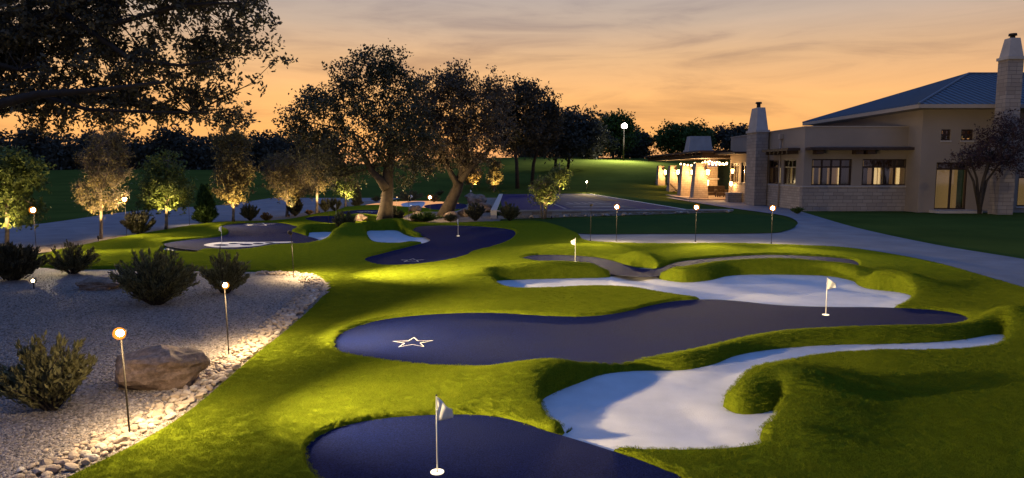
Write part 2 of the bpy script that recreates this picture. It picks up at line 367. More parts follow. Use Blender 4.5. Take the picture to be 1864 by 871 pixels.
# extra mounds: px, py, radius m, height m
MOUNDS = [(1425,700,.85,.13),(1470,760,.8,.07),(1445,800,.5,.04),(1650,690,1.2,.03),(1030,690,.7,.05),(1230,690,.9,.03),(600,432,1.6,.22),(640,423,1.2,.22),(720,415,1.6,.20),(760,424,1.0,.16),
          (655,395,1.0,.15),(660,388,1.4,.18),(690,378,2.5,.25),(640,400,1.5,.10),(1000,500,1.0,.06),(1400,492,1.6,.10),(1620,520,1.1,.12),(1860,605,.8,.18),(1250,480,.9,.10),
          (1150,475,1.0,.12),(300,440,1.2,.10),(250,470,1.8,.10),(480,430,1.0,.02),(560,415,1.6,.10),(1060,455,1.8,.10),(760,392,2.0,.1)]
MND = [(*P(a, b), r, h) for a, b, r, h in MOUNDS]

def turf_height(X, Y):
    B = base(X, Y)
    sg = np.full(X.shape, 2.0)
    for k, p in gpoly.items():
        d, _ = sdf(X, Y, p); sg = np.minimum(sg, d)
    gfree = ss(0.02, .55, sg)
    z = B + .03
    for x, y, r, h in MND:
        z += h*np.exp(-((X-x)**2+((Y-y))**2)/(r*r*.6))*gfree
    sb_all = np.full(X.shape, 2.0)
    lip_add = np.zeros(X.shape); 
    for k, (p, lh) in bpoly.items():
        d, ny = sdf(X, Y, p); sb_all = np.minimum(sb_all, d)
        face = .06 + .94*ss(-.45, .5, ny)
        bulge = np.sqrt(np.clip(1-(1-np.clip(d/.30, 0, 1))**2, 0, 1))
        dec = np.exp(-np.clip(d-.28, 0, None)**2/.55)
        g2 = .25 + .75*ss(0.0, .40, sg)
        lip_add = np.maximum(lip_add, lh*face*bulge*dec*g2*(d > 0))
    z = z + lip_add
    rise = np.sqrt(np.clip(1-(1-np.clip(sb_all/.09, 0, 1))**2, 0, 1))      # rounded lip foot
    foot = B + ZS - .01
    z = np.where(sb_all < .09, foot + (z-foot)*rise, z)
    z = np.where(sb_all <= 0, np.maximum(foot + 3.0*sb_all, foot-.12), z)
    cut = np.clip((sg+.012)/.035, 0, 1)                                      # step down onto the carpet
    z = np.where(sg < .023, np.minimum(z, (B-.11) + (z-(B-.11))*cut), z)
    so, _ = sdf(X, Y, tpoly)
    e = ss(-.02, .10, so)
    z = z*(1-e) + (-.16)*e
    return z, sg, sb_all, so

# ------------------------------------------------------------------ turf sheet (finer towards the viewer's tee)
def build_turf():
    nu, nr = 900, 480
    us = np.linspace(-1.0, 1.05, nu)
    q = np.linspace(0, 1, nr); ys = 3.9*(44/3.9)**q
    U, Yg = np.meshgrid(us, ys); X = U*Yg
    z, sg, sb, so = turf_height(X, Yg)
    V = np.stack([X, Yg, z], -1).reshape(-1, 3)
    i = np.arange(nr*nu).reshape(nr, nu)
    Q = np.stack([i[:-1,:-1], i[:-1,1:], i[1:,1:], i[1:,:-1]], -1).reshape(-1, 4)
    lowest = np.minimum(np.minimum(-so, sg+.15), sb+.15).ravel()            # keep where near/inside turf
    keep = (lowest[Q].max(1) > -.22)
    Q = Q[keep]
    used = np.unique(Q); mp_ = np.full(len(V), -1); mp_[used] = np.arange(len(used))
    o = mesh_np('turf', V[used], mp_[Q], TURF, smooth=True); struct(o)
    # coarse sampler for the grass blades
    den = ((so < -.03) & (sg > .012) & (sb > .015)).astype(float)
    den *= (1 - ss(11, 19, Yg))
    den *= (np.abs(U) < .84)
    a = o.data.attributes.new('blade_density', 'FLOAT', 'POINT'); a.data.foreach_set('value', den.ravel()[used].astype(np.float32))
    return o
turf = build_turf()

def nearest_on(poly, pts):
    best = np.full(len(pts), 1e18); out = pts.copy()
    for a, b in zip(poly, np.roll(poly, -1, 0)):
        e = b-a; t = np.clip(((pts-a)@e)/(e@e+1e-12), 0, 1); q = a+t[:,None]*e; d2 = ((pts-q)**2).sum(1)
        c = d2 < best; best = np.where(c, d2, best); out = np.where(c[:,None], q, out)
    return out
def patch(name, poly, zf, m, cell, over=.06, parent=None, snap=False):
    lo, hi = poly.min(0)-over-cell, poly.max(0)+over+cell
    nx = max(6, min(260, int((hi[0]-lo[0])/cell))); ny = max(6, min(260, int((hi[1]-lo[1])/cell)))
    X, Y = np.meshgrid(np.linspace(lo[0], hi[0], nx), np.linspace(lo[1], hi[1], ny))
    d, _ = sdf(X, Y, poly, 1.0)
    i = np.arange(nx*ny).reshape(ny, nx)
    Q = np.stack([i[:-1,:-1], i[:-1,1:], i[1:,1:], i[1:,:-1]], -1).reshape(-1, 4)
    Q = Q[d.ravel()[Q].min(1) < over]
    if snap:
        Q = np.stack([i[:-1,:-1], i[:-1,1:], i[1:,1:], i[1:,:-1]], -1).reshape(-1, 4); Q = Q[d.ravel()[Q].min(1) < 0]
        us_ = np.unique(Q); us_ = us_[(d.ravel()[us_] > 0)]
        nn = nearest_on(poly, np.stack([X.ravel()[us_], Y.ravel()[us_]], -1))
        xr, yr = X.ravel().copy(), Y.ravel().copy(); xr[us_], yr[us_] = nn[:,0], nn[:,1]; X, Y = xr.reshape(X.shape), yr.reshape(Y.shape)
    Z = zf(X, Y, d)
    V = np.stack([X, Y, Z], -1).reshape(-1, 3)
    used = np.unique(Q); mp_ = np.full(len(V), -1); mp_[used] = np.arange(len(used))
    return mesh_np(name, V[used], mp_[Q], m, parent, smooth=True)
green_obj = {}
for k, p in gpoly.items():
    Yc = p[:,1].mean()
    green_obj[k] = struct(patch('putting_green', p, lambda X, Y, d: base(X, Y)+ZG, GREEN, .06 if Yc < 16 else .12, snap=True))
for k, (p, lh) in bpoly.items():
    Yc = p[:,1].mean()
    struct(patch('sand_bunker', p, lambda X, Y, d: base(X, Y)+ZS-.035*ss(0, .5, -d)+.012*np.sin(X*3.1+Y*1.7)*ss(.1, .5, -d), SAND, .05 if Yc < 16 else .10))

# ------------------------------------------------------------------ geometry-node scatter
def scatter(name, src, proto_objs, density, attr, m=None, smin=.42, smax=.78, tilt=.06, seed=1, maxd=None):
    """an object of its own that scatters small copies over a sheet"""
    me = bpy.data.meshes.new(name); o = link(bpy.data.objects.new(name, me))
    c = bpy.data.collections.new(name + '_pieces')
    for p in proto_objs: c.objects.link(p)
    g = bpy.data.node_groups.new(name, 'GeometryNodeTree')
    g.interface.new_socket('Geometry', in_out='INPUT', socket_type='NodeSocketGeometry'); g.interface.new_socket('Geometry', in_out='OUTPUT', socket_type='NodeSocketGeometry')
    out = g.nodes.new('NodeGroupOutput')
    oi = g.nodes.new('GeometryNodeObjectInfo'); oi.inputs[0].default_value = src; oi.transform_space = 'RELATIVE'
    ds = g.nodes.new('GeometryNodeDistributePointsOnFaces')
    na = g.nodes.new('GeometryNodeInputNamedAttribute'); na.data_type = 'FLOAT'; na.inputs[0].default_value = attr
    mul = g.nodes.new('ShaderNodeMath'); mul.operation = 'MULTIPLY'; mul.inputs[1].default_value = density
    g.links.new(na.outputs[0], mul.inputs[0]); g.links.new(mul.outputs[0], ds.inputs['Density']); ds.inputs['Seed'].default_value = seed
    ci = g.nodes.new('GeometryNodeCollectionInfo'); ci.inputs[0].default_value = c; ci.inputs[1].default_value = True; ci.inputs[2].default_value = True
    ip = g.nodes.new('GeometryNodeInstanceOnPoints'); ip.inputs['Pick Instance'].default_value = True
    rv = g.nodes.new('FunctionNodeRandomValue'); rv.data_type = 'FLOAT_VECTOR'
    rv.inputs[0].default_value = (-tilt, -tilt, 0); rv.inputs[1].default_value = (tilt, tilt, 6.283)
    rs = g.nodes.new('FunctionNodeRandomValue'); rs.data_type = 'FLOAT'; rs.inputs[2].default_value = smin; rs.inputs[3].default_value = smax
    g.links.new(oi.outputs['Geometry'], ds.inputs['Mesh']); g.links.new(ds.outputs['Points'], ip.inputs['Points'])
    g.links.new(ci.outputs[0], ip.inputs['Instance']); g.links.new(rv.outputs[0], ip.inputs['Rotation']); g.links.new(rs.outputs[1], ip.inputs['Scale'])
    g.links.new(ip.outputs[0], out.inputs[0])
    md = o.modifiers.new('scatter', 'NODES'); md.node_group = g
    return struct(o, 'stuff')
def proto(name, mb, m):
    me = bpy.data.meshes.new(name); me.from_pydata(mb.v, [], mb.f); me.materials.append(m); me.update()
    return bpy.data.objects.new(name, me)
tufts = []
for k in range(4):
    mb = MB(); r = random.Random(50+k)
    for i in range(60):
        a, d = r.uniform(0, 6.283), math.sqrt(r.random())*.075
        x, y = d*math.cos(a), d*math.sin(a); h = r.uniform(.010, .019); ln = r.uniform(.0, .014); la = r.uniform(0, 6.283); wd = r.uniform(.0012, .0020)
        b = r.uniform(0, 6.283); wx, wy = wd*math.cos(b), wd*math.sin(b); lx, ly = ln*math.cos(la), ln*math.sin(la)
        n = len(mb.v)
        mb.v += [(x-wx,y-wy,-.004),(x+wx,y+wy,-.004),(x+wx*.8+lx*.35,y+wy*.8+ly*.35,h*.6),(x-wx*.8+lx*.35,y-wy*.8+ly*.35,h*.6),(x+lx,y+ly,h)]
        mb.f += [(n,n+1,n+2,n+3),(n+3,n+2,n+4)]
    tufts.append(proto('grass_tuft', mb, BLADE))
scatter('grass', turf, tufts, 760, 'blade_density', seed=3)

# ------------------------------------------------------------------ ground, paths, beds
def sheet(name, pix, z, m, cell=None, sm=True, k=5):
    p = gp(pix, z, k, sm); mb = MB(); mb.poly([(x, y, z) for x, y in p])
    bm = bmesh.new(); vs = [bm.verts.new(v) for v in mb.v]; f = bm.faces.new(vs); bm.normal_update()
    if f.normal.z < 0: f.normal_flip()
    bmesh.ops.triangulate(bm, faces=bm.faces[:])
    me = bpy.data.meshes.new(name); bm.to_mesh(me); bm.free(); me.materials.append(m)
    return struct(link(bpy.data.objects.new(name, me)))
xs = np.concatenate([np.linspace(-600, -90, 18), np.linspace(-80, -31, 18), np.linspace(-30, 36, 133), np.linspace(38, 90, 20), np.linspace(100, 600, 18)])
ysg = np.concatenate([np.linspace(-40, 0, 8), np.linspace(1, 57, 113), np.linspace(58, 130, 60), np.linspace(140, 900, 20)])
def hill(x, y):
    s = ss(58, 118, y)
    side = .55 + .45*ss(-45, -12, x)
    return -.06 + 4.35*s*side + .25*np.sin(x*.09+1)*np.sin(y*.07)*ss(64, 90, y)
Xg, Yg_ = np.meshgrid(xs, ysg); Zg = hill(Xg, Yg_)
ii = np.arange(Xg.size).reshape(Xg.shape)
Qg = np.stack([ii[:-1,:-1], ii[:-1,1:], ii[1:,1:], ii[1:,:-1]], -1).reshape(-1,4)
dg, _ = sdf(Xg, Yg_, tpoly, 2.0)
Qg = Qg[dg.ravel()[Qg].max(1) > -.06]                      # the course turf takes over inside its outline
ground = struct(mesh_np('ground', np.stack([Xg, Yg_, Zg], -1).reshape(-1,3), Qg, LAWN, smooth=True))

sheet('path', [(1055,424),(1200,425),(1330,425),(1400,424),(1440,415),(1452,405),(1432,394),(1390,387),(1345,381),(1290,373),(1230,363),(1170,354),(1120,351),(1180,349.5),(1250,352),(1330,362),(1395,373),(1445,382),(1480,392),(1560,415),(1700,445),(1864,472),(2100,515),(2300,560),(2300,650),(2100,604),(1864,530),(1800,511),(1700,483),(1600,463),(1520,453),(1400,450),(1200,446),(1075,442),(1050,432)], -.02, PATH)
sheet('footpath', [(-60,452),(60,450),(180,438),(300,420),(400,408),(500,398),(560,388),(640,372),(700,366),(760,358),(870,346),(870,343),(760,346),(690,342),(620,345),(560,351),(500,360),(400,374),(330,378),(230,386),(80,407),(-60,420)], -.03, PATH)
sheet('practice_green', [(960,402),(1000,399),(1100,397),(1200,393),(1330,390),(1400,394),(1440,404),(1448,412),(1430,420),(1390,424.5),(1200,425.5),(1050,425),(990,412)], .004, DLAWN)
# planted beds
sheet('planting_bed', [(620,408),(700,409),(905,408),(905,356),(885,352),(868,358),(850,372),(800,380),(740,384),(690,391),(640,397)], -.024, MULCH)
sheet('tree_bed', [(60,462),(180,444),(300,424),(400,409),(500,404),(580,394),(650,376),(700,368),(690,366),(640,368),(560,386),(500,396),(400,405),(300,416),(180,434),(60,450)], -.026, MULCH)

def gh(px, py, z=0.0):
    x, y = P(px, py, z)
    if y < 57 or z != 0.0: return x, y, z
    rx, ry, rz_ = ray(px, py)
    for Y in np.arange(56, 130, .25):
        t = Y/ry
        if CAMZ+rz_*t <= float(hill(np.array(rx*t), np.array(Y))): return rx*t, float(Y), float(hill(np.array(rx*t), np.array(Y)))
    return x, y, z
# gravel bed in the left foreground, with stones along its edge
GRAV = [(-200,1000),(30,930),(130,867),(240,812),(332,757),(402,702),(472,642),(532,592),(580,543),(590,518),(574,504),(540,499),(480,497),(350,495),(230,492),(120,492),(40,488),(-100,488),(-300,520),(-700,700),(-900,900)]
gpl = gp(GRAV, 0.0)
def gz(X, Y, d): return .0 + .012*np.sin(X*2.2)*np.sin(Y*1.7) + .02*ss(0, 1.0, -d)
gravel = struct(patch('gravel_bed', gpl, gz, GRAVEL, .10, over=.03))
ga = gravel.data; co = np.empty(len(ga.vertices)*3, np.float32); ga.vertices.foreach_get('co', co); co = co.reshape(-1,3)
dd = (1-ss(9, 16, co[:,1]))*(np.abs(co[:,0]/co[:,1]) < .85)
a_ = ga.attributes.new('pebble_density', 'FLOAT', 'POINT'); a_.data.foreach_set('value', dd.astype(np.float32))
def rock_mesh(name, seed, m, sx=1, sy=1, sz=.6, sub=2, rough=.22, cuts=5):
    r = random.Random(seed); bm = bmesh.new(); bmesh.ops.create_icosphere(bm, subdivisions=sub, radius=1.0)
    planes = []
    for i in range(cuts):
        n = Vector((r.gauss(0,1), r.gauss(0,1), r.gauss(0,.7))).normalized(); planes.append((n, r.uniform(.62, .88)))
    off = Vector((r.uniform(0,50), r.uniform(0,50), r.uniform(0,50)))
    from mathutils import noise
    for v in bm.verts:
        c = v.co
        for n, d in planes:
            s = c.dot(n)
            if s > d: c = c - n*(s-d)*.9
        c = c*(1 + rough*noise.noise(c*1.6+off) + rough*.5*noise.noise(c*4+off) + rough*.35*abs(noise.noise(c*8+off)))
        v.co = Vector((c.x*sx, c.y*sy, c.z*sz))
    for f in bm.faces: f.smooth = False
    me = bpy.data.meshes.new(name); bm.to_mesh(me); bm.free(); me.materials.append(m)
    return me
pebs = [bpy.data.objects.new('pebble', rock_mesh('pebble', 300+k, m_, .019, .015, .010, 1, .2, 2)) for k, m_ in enumerate(
    [mat('pebble_grey', (.24,.205,.185), .85), mat('pebble_tan', (.22,.175,.145), .85), mat('pebble_dark', (.11,.092,.082), .85), mat('pebble_pale', (.31,.265,.24), .85)])]
scatter('gravel', gravel, pebs, 1300, 'pebble_density', smin=.4, smax=1.15, tilt=.6, seed=9)

stone_meshes = [rock_mesh('stone', 20+k, STONE, 1, rnd.uniform(.62,.85), rnd.uniform(.42,.62), 2, .16, 4) for k in range(10)]
for me_, c_, d_ in ((stone_meshes[0], (.44,.36,.285), (.30,.245,.20)), (stone_meshes[3], (.31,.23,.175), (.20,.155,.12)), (stone_meshes[6], (.48,.42,.36), (.34,.30,.26)), (stone_meshes[8], (.36,.265,.185), (.24,.185,.14))):
    me_.materials.clear(); me_.materials.append(mat('cobble_tone', c_, .8, scale=7, color2=d_, bump=.6, bscale=30))
edge_px = [(10,925),(120,869),(238,812),(332,757),(402,702),(472,642),(532,592),(580,543),(591,518),(575,503),(540,498),(480,496)]
wid_px = [1.0, 1.0, 1.0, 1.0, 1.1, 1.1, 1.0, .9, .8, .8, .8, .7]
E = [Vector((*P(a, b), 0)) for a, b in edge_px]
stones = []
for i in range(len(E)-1):
    seg = E[i+1]-E[i]; ln = seg.length; nrm = Vector((-seg.y, seg.x, 0)).normalized()
    near = min(E[i].y, E[i+1].y)
    n = int(ln*(170 if near < 9 else 120))
    for j in range(n):
        t = rnd.random(); dpt = abs(rnd.gauss(0, .20)) if rnd.random() < .35 else rnd.uniform(0, .42)
        s = rnd.uniform(.024, .052)*(1.15 if dpt < .3 else .7)
        p = E[i]+seg*t + nrm*(.03+dpt)
        stones.append((p, s))
# relax overlaps greedily, larger first
stones.sort(key=lambda q: -q[1]); placed = []; grid = {}
for p, s in stones:
    kx, ky = int(p.x/.15), int(p.y/.15); ok = True; z = 0.0
    for dx in (-1,0,1):
        for dy in (-1,0,1):
            for (q, r_) in grid.get((kx+dx, ky+dy), ()):
                if (q-p).length < (r_+s)*.66: ok = False
    if not ok: continue
    grid.setdefault((kx, ky), []).append((p, s)); placed.append((p, s))
placed.sort(key=lambda q: -q[1]/q[0].y)
rest = MB()
for k, (p, s) in enumerate(placed):
    me_ = stone_meshes[rnd.randrange(10)]
    M = Matrix.Translation(p + Vector((0,0,.022+s*.15))) @ Matrix.Rotation(rnd.uniform(0,6.28), 4, 'Z') @ Matrix.Rotation(rnd.gauss(0,.22), 4, 'X') @ Matrix.Rotation(rnd.gauss(0,.22), 4, 'Y') @ Matrix.Scale(s*1.12, 4)
    if k < 300:
        o = bpy.data.objects.new('stone', me_); link(o, gravel); o.matrix_local = M
    else:
        n = len(rest.v); rest.v += [tuple(M @ v.co) for v in me_.vertices]; rest.f += [tuple(n+i for i in f.vertices) for f in me_.polygons]
o = rest.build('small_stones', STONE, gravel); o['kind'] = 'stuff'

# ------------------------------------------------------------------ boulders
def boulder(px, py, sx, sy, sz, seed, label, rz=0.0, m=BOULDER):
    x, y = P(px, py); me = rock_mesh('boulder', seed, m, sx, sy, sz, 4, .20, 7)
    o = link(bpy.data.objects.new('boulder', me)); o.location = (x, y+sy*.6, sz*.55); o.rotation_euler = (0,0,rz)
    return tag(o, label, 'boulder', None)
boulder(264, 716, .56, .36, .30, 41, 'large rough brown boulder behind the bright path light at lower left', .1)
boulder(172, 530, .50, .36, .16, 43, 'flat-topped brown slab boulder in the gravel beneath the juniper', -.05)
for i, (px, py, s, lab) in enumerate([(845,394,.5,'low brown boulder at foot of leaning oak, right side'),(868,372,.9,'big tan boulder stacked beside the court corner'),(880,386,.7,'dark boulder at left end of the court wall'),
        (855,362,.6,'rear tan boulder in bed left of the navy court'),(760,403,.55,'rounded boulder at front of bed under leaning oak'),(822,401,.5,'boulder among shrubs in front of the leaning oak'),
        (655,404,.45,'small reddish boulder beside the forked oak trunk'),(755,386,.5,'boulder beside the lamp under the oaks'),(720,399,.4,'small boulder right of the forked oak trunk')]):
    boulder(px, py, s, s*.7, s*.5, 60+i, lab, rnd.uniform(0,3))

# ------------------------------------------------------------------ raised sports court
def slab_quad(mb, pts_top, zb):
    n = len(pts_top); k = len(mb.v)
    mb.v += [tuple(p) for p in pts_top] + [(p[0], p[1], zb) for p in pts_top]
    mb.f.append(tuple(k+i for i in range(n)))
    for i in range(n): j = (i+1) % n; mb.f.append((k+i, k+n+i, k+n+j, k+j))
    return mb
def W3(px, py, z): x, y = P(px, py, z); return (x, y, z)
CQ = [W3(905,384,.37), W3(1332,382,.07), W3(1092,352.5,.10), W3(905,354,.37)]
def cq(u, v, dz=0.0):      # bilinear on the court top
    a, b, c, d = [Vector(p) for p in CQ]
    p = a.lerp(b, u).lerp(d.lerp(c, u), v); return (p.x, p.y, p.z+dz)
mb = MB(); slab_quad(mb, CQ, -.2)
court = struct(mb.build('sports_court', DLAWN))
def cpoly(name, uv, m, dz): MB().poly([cq(u, v, dz) for u, v in uv]).build(name, m, court)
cpoly('court_surface', [(.02,.01),(.78,.01),(.86,.99),(.02,.99)], COURT, .006)
cpoly('midfield', [(.30,.05),(.60,.05),(.62,.95),(.30,.95)], COURTG, .011)
cpoly('end_zone', [(.62,.4),(.72,.4),(.80,.95),(.64,.95)], COURTR, .011)
cpoly('boundary_line', [(.78,.01),(.792,.01),(.872,.99),(.86,.99)], PAINT, .010)
cpoly('goal_line', [(.268,.05),(.280,.05),(.280,.95),(.268,.95)], CPAINT, .012)
for v in (.12,.24,.36,.48,.60,.72,.84):
    cpoly('yard_line', [(.33,v),(.57,v),(.57,v+.022),(.33,v+.022)], CPAINT if v in (.12,.24) else COURT, .016)
for i, u in enumerate((.36,.40,.44,.48,.52)):
    cpoly('court_mark', [(u,.27),(u+.02,.27),(u+.012,.34),(u-.004,.34)], CPAINT, .018)
# retaining wall under its front edge: blocks of limestone with a coping
A0, B0 = Vector(CQ[0]), Vector(CQ[1]); dW = B0-A0; nW = Vector((dW.y, -dW.x, 0)).normalized()
wall = empty('retaining_wall', A0); tag(wall, 'low tan limestone retaining wall along front of the navy court', 'wall')
nb = 26
for row in range(2):
    for i in range(nb):
        t0, t1 = (i + .5*row*.6)/nb, (i+.97 + .5*row*.6)/nb
        if t0 >= .985: continue
        t1 = min(t1, 1.0); pa, pb = A0+dW*t0, A0+dW*t1; top = .5*(pa.z+pb.z) - .05
        lo = -.08 + (top+.08)*(.5*row); hi = -.08 + (top+.08)*(.5*row+.485)
        if hi-lo < .02: continue
        m_ = MB(); th = .10 + rnd.uniform(-.012, .012)
        q = [pa+nW*th, pb+nW*th, pb+nW*.004, pa+nW*.004]
        m_.v = [(p.x, p.y, lo) for p in q] + [(p.x, p.y, hi) for p in q]
        m_.f = [(0,1,5,4),(1,2,6,5),(3,0,4,7),(4,5,6,7)]
        o = m_.build('block', LIMESM if (i*7+row) % 3 else CAPST, wall); o.matrix_parent_inverse = Matrix.Translation(-A0)
m_ = MB(); q0, q1 = A0+nW*.16, B0+nW*.16
m_.v = [tuple(q0+Vector((0,0,-.05))), tuple(q1+Vector((0,0,-.05))), tuple(B0+nW*.002+Vector((0,0,-.05))), tuple(A0+nW*.002+Vector((0,0,-.05))), tuple(q0+Vector((0,0,.03))), tuple(q1+Vector((0,0,.03))), tuple(B0+nW*.002+Vector((0,0,.03))), tuple(A0+nW*.002+Vector((0,0,.03)))]
m_.f = [(0,1,5,4),(1,2,6,5),(2,3,7,6),(3,0,4,7),(4,5,6,7),(0,3,2,1)]
o = m_.build('coping', CAPST, wall); o.matrix_parent_inverse = Matrix.Translation(-A0)
D0 = Vector(CQ[3])
m_ = MB(); m_.box((A0.x-.34, A0.y-.12, -.1), (A0.x-.02, D0.y, .40)); m_.build('side_wall', CAPST, wall).matrix_parent_inverse = Matrix.Translation(-A0)
# loose stones at the foot of the wall
for i in range(46):
    t = rnd.uniform(.05, .98); p = A0+dW*t+nW*rnd.uniform(.25, .8); s = rnd.uniform(.06, .16)
    o = bpy.data.objects.new('stone', stone_meshes[rnd.randrange(10)]); link(o, court); o.location = (p.x, p.y, .02+s*.1); o.scale = (s,s,s); o.rotation_euler = (rnd.gauss(0,.2), rnd.gauss(0,.2), rnd.uniform(0,6))

# ------------------------------------------------------------------ emblems and flags
def star(green, px, py, r, rot, squash=1.0, width=.045):
    x, y = P(px, py, ZG); mb = MB(); z = float(base(x, y))+ZG+.006
    def pt(i, s):
        a = rot + math.pi/2 + i*math.pi/5; rr = (r if i % 2 == 0 else r*.40)
        rr = rr - s*(2.2 if i % 2 == 0 else 1.0)
        return (x+rr*math.cos(a), y+rr*math.sin(a)*squash, z)
    for i in range(10):
        mb.poly([pt(i,0), pt(i+1,0), pt(i+1,width), pt(i,width)])
    o = mb.build('star_emblem', PAINT, green); return o
star(green_obj['long'], 751, 628, .31, R(4), 1.0, .016)
star(green_obj['mid'], 750, 473, .36, R(4), 1.0, .026)
star(green_obj['far_left'], 472, 409, .8, R(8), 1.0, .08)
star(green_obj['tiny_back'], 668, 386, .7, R(8), 1.0, .08)
# worn white printed panel round the cup of the far left green
pp = gp([(371,446),(390,441.5),(420,440.5),(470,440.5),(528,439.5),(528,441),(495,442.5),(470,447),(430,450),(392,450.5)], ZG)
mb = MB(); mb.poly([(x, y, float(base(x,y))+ZG+.006) for x, y in pp]); mb.build('printed_panel', PAINT, green_obj['far_left'])
for (a, b, c, d) in ((402,446.5,14,1.4),(425,443.5,9,1.0),(448,445.5,12,1.4),(470,443.5,10,1.2),(490,441.8,8,.8)):
    mb = MB(); mb.poly([(*P(a+c*math.cos(t), b+d*math.sin(t), ZG), float(base(*P(a,b,ZG)))+ZG+.012) for t in np.linspace(0, 6.283, 13)[:-1]]); mb.build('printed_mark', GREEN, green_obj['far_left'])

def golf_flag(px, py, label, h=.65, lean=0.0, ang=0.5, z=None, drape=1.0, seed=1):
    x, y = P(px, py, ZG); z0 = float(base(x, y))+ZG if z is None else z
    t = empty('golf_flag', (x, y, z0)); tag(t, label, 'golf flag', 'flags standing in the cups')
    MB().tube([(0,0,-.06),(0,0,h*.5),(0,0,h)], [.0065,.006,.005], 10).build('pole', POLEM, t, True)
    MB().tube([(0,0,h),(0,0,h+.012)], [.008,.006], 10).build('finial', BRONZE, t, True)
    mb = MB()                                                   # cup: rim ring and liner
    n = 28; ro, ri = .056, .047
    for j in range(n):
        a0, a1 = 2*math.pi*j/n, 2*math.pi*(j+1)/n
        c0, s0, c1, s1 = math.cos(a0), math.sin(a0), math.cos(a1), math.sin(a1)
        mb.poly([(ro*c0,ro*s0,.007),(ro*c1,ro*s1,.007),(ri*c1,ri*s1,.009),(ri*c0,ri*s0,.009)])
        mb.poly([(ro*c0,ro*s0,-.01),(ro*c1,ro*s1,-.01),(ro*c1,ro*s1,.007),(ro*c0,ro*s0,.007)])
        mb.poly([(ri*c0,ri*s0,.0089),(ri*c1,ri*s1,.0089),(.01*c1,.01*s1,.004),(.01*c0,.01*s0,.004)])
    mb.build('cup', CUPM, t)
    # hanging triangular pennant, folded
    r = random.Random(seed); nu, nv = 9, 7; V = []; Q = []
    fl, fh = .21*drape, .20
    for i in range(nu):
        u = i/(nu-1)
        for j in range(nv):
            v = j/(nv-1)
            xx = u*fl*.62; drop = u*.085*drape
            zz = h-.012 - drop - v*fh*(1-.62*u)
            yy = .018*math.sin(u*5.5+v*2.2+seed)*(.3+u)
            V.append((.006+xx*math.cos(ang)-yy*math.sin(ang), xx*math.sin(ang)+yy*math.cos(ang), zz))
    for i in range(nu-1):
        for j in range(nv-1): Q.append((i*nv+j, i*nv+j+1, (i+1)*nv+j+1, (i+1)*nv+j))
    o = mesh_np('pennant', V, Q, FLAGC, t, True)
    md = o.modifiers.new('thick', 'SOLIDIFY'); md.thickness = .002
    return t
golf_flag(796, 860, 'white golf flag on nearest navy green at bottom of frame', ang=-.35, seed=1)
golf_flag(1503, 575, 'white golf flag at right end of the long navy green', ang=-.4, seed=2)
golf_flag(1047, 479, 'white golf flag on the grey-lit kidney green behind the narrow bunker', ang=math.pi-.5, seed=3)
golf_flag(834, 431, 'white golf flag on green in front of the leaning oak', ang=math.pi*.75, drape=.5, seed=4)
golf_flag(404, 446, 'white golf flag on white printed panel of the left green', ang=math.pi-.4, seed=5)
golf_flag(748, 375, 'tiny white golf flag beside the far bunker under the oaks', h=.75, ang=.2, z=0.0, seed=6)
golf_flag(856, 362, 'tiny white golf flag just left of the navy court', h=.75, ang=.2, z=0.0, seed=7)
golf_flag(612, 398, 'small white golf flag behind the shrub left of the forked oak', h=.75, ang=2.6, seed=8)

# ------------------------------------------------------------------ path lights
WARM = (1, .74, .38)
def path_light(px, py, h, label, aim, energy, size=118, lens_to=None, lit=True, lens_r=.05, tilt_x=0.0, z=0.0, beam=7.5, spill=.3, glow=70):
    """slim stake with a small adjustable spot head; aim = direction of the beam, lens_to = way the bright lens faces"""
    x, y, z = gh(px, py, z); t = empty('path_light', (x, y, z)); tag(t, label, 'path light', 'stake lights along the course')
    MB().tube([(0,0,-.05),(tilt_x*.5,0,h*.5),(tilt_x,0,h)], .0085, 8).build('pole', BRONZE, t, True)
    MB().tube([(0,0,0),(0,0,.03)], [.03,.014], 10).build('base_collar', BRONZE, t, True)
    f = Vector(lens_to or aim).normalized(); c = Vector((tilt_x, 0, h+.03))
    hd = MB().tube([c-f*.085, c-f*.06, c-f*.01, c+f*.012], [lens_r*.55, lens_r*.8, lens_r*.9, lens_r*.9], 14).build('head', BRONZE, t, True)
    MB().tube([(tilt_x,0,h-.02), tuple(c-f*.04)], .009, 8).build('bracket', BRONZE, t, True)
    if lit:
        lp = c+f*.02
        MB().tube([lp-f*.01, lp+f*lens_r*.12, lp+f*lens_r*.55, lp+f*lens_r*.6], [lens_r*.45, lens_r*.95, lens_r*1.28, lens_r*1.33], 20, cap=False).build('halo_dish', HALO, hd, True)  # dish added round the lens to stand in for its halo
        bm = bmesh.new(); bmesh.ops.create_uvsphere(bm, u_segments=16, v_segments=10, radius=lens_r*.72)
        me = bpy.data.meshes.new('lens'); bm.to_mesh(me); bm.free(); me.materials.append(LENS)
        for p in me.polygons: p.use_smooth = True
        o = link(bpy.data.objects.new('lens', me), hd); o.location = lp
    if energy > 0:
        if lit: light('POINT', 'glow_light', tuple(c + f*(lens_r*2.0+.14)), glow, WARM, t, rad=lens_r*.7)
        a_ = Vector(aim); hz_ = math.hypot(a_.x, a_.y); bm_ = Vector((a_.x/hz_, a_.y/hz_, -.02)); lp_ = c + bm_.normalized()*(lens_r+.06)
        light('SPOT', 'beam_light', tuple(lp_), energy*beam, WARM, t, bm_, R(86), 1.0, .04)
        light('SPOT', 'spill_light', tuple(c + Vector((a_.x/hz_*.24, a_.y/hz_*.24, -lens_r-.03))), energy*spill, WARM, t, (a_.x/hz_*.25, a_.y/hz_*.25, -1), R(142), 1.0, .04)
    return t
CAMD = lambda px, py: (-(px-CX)/F, -1, .25)
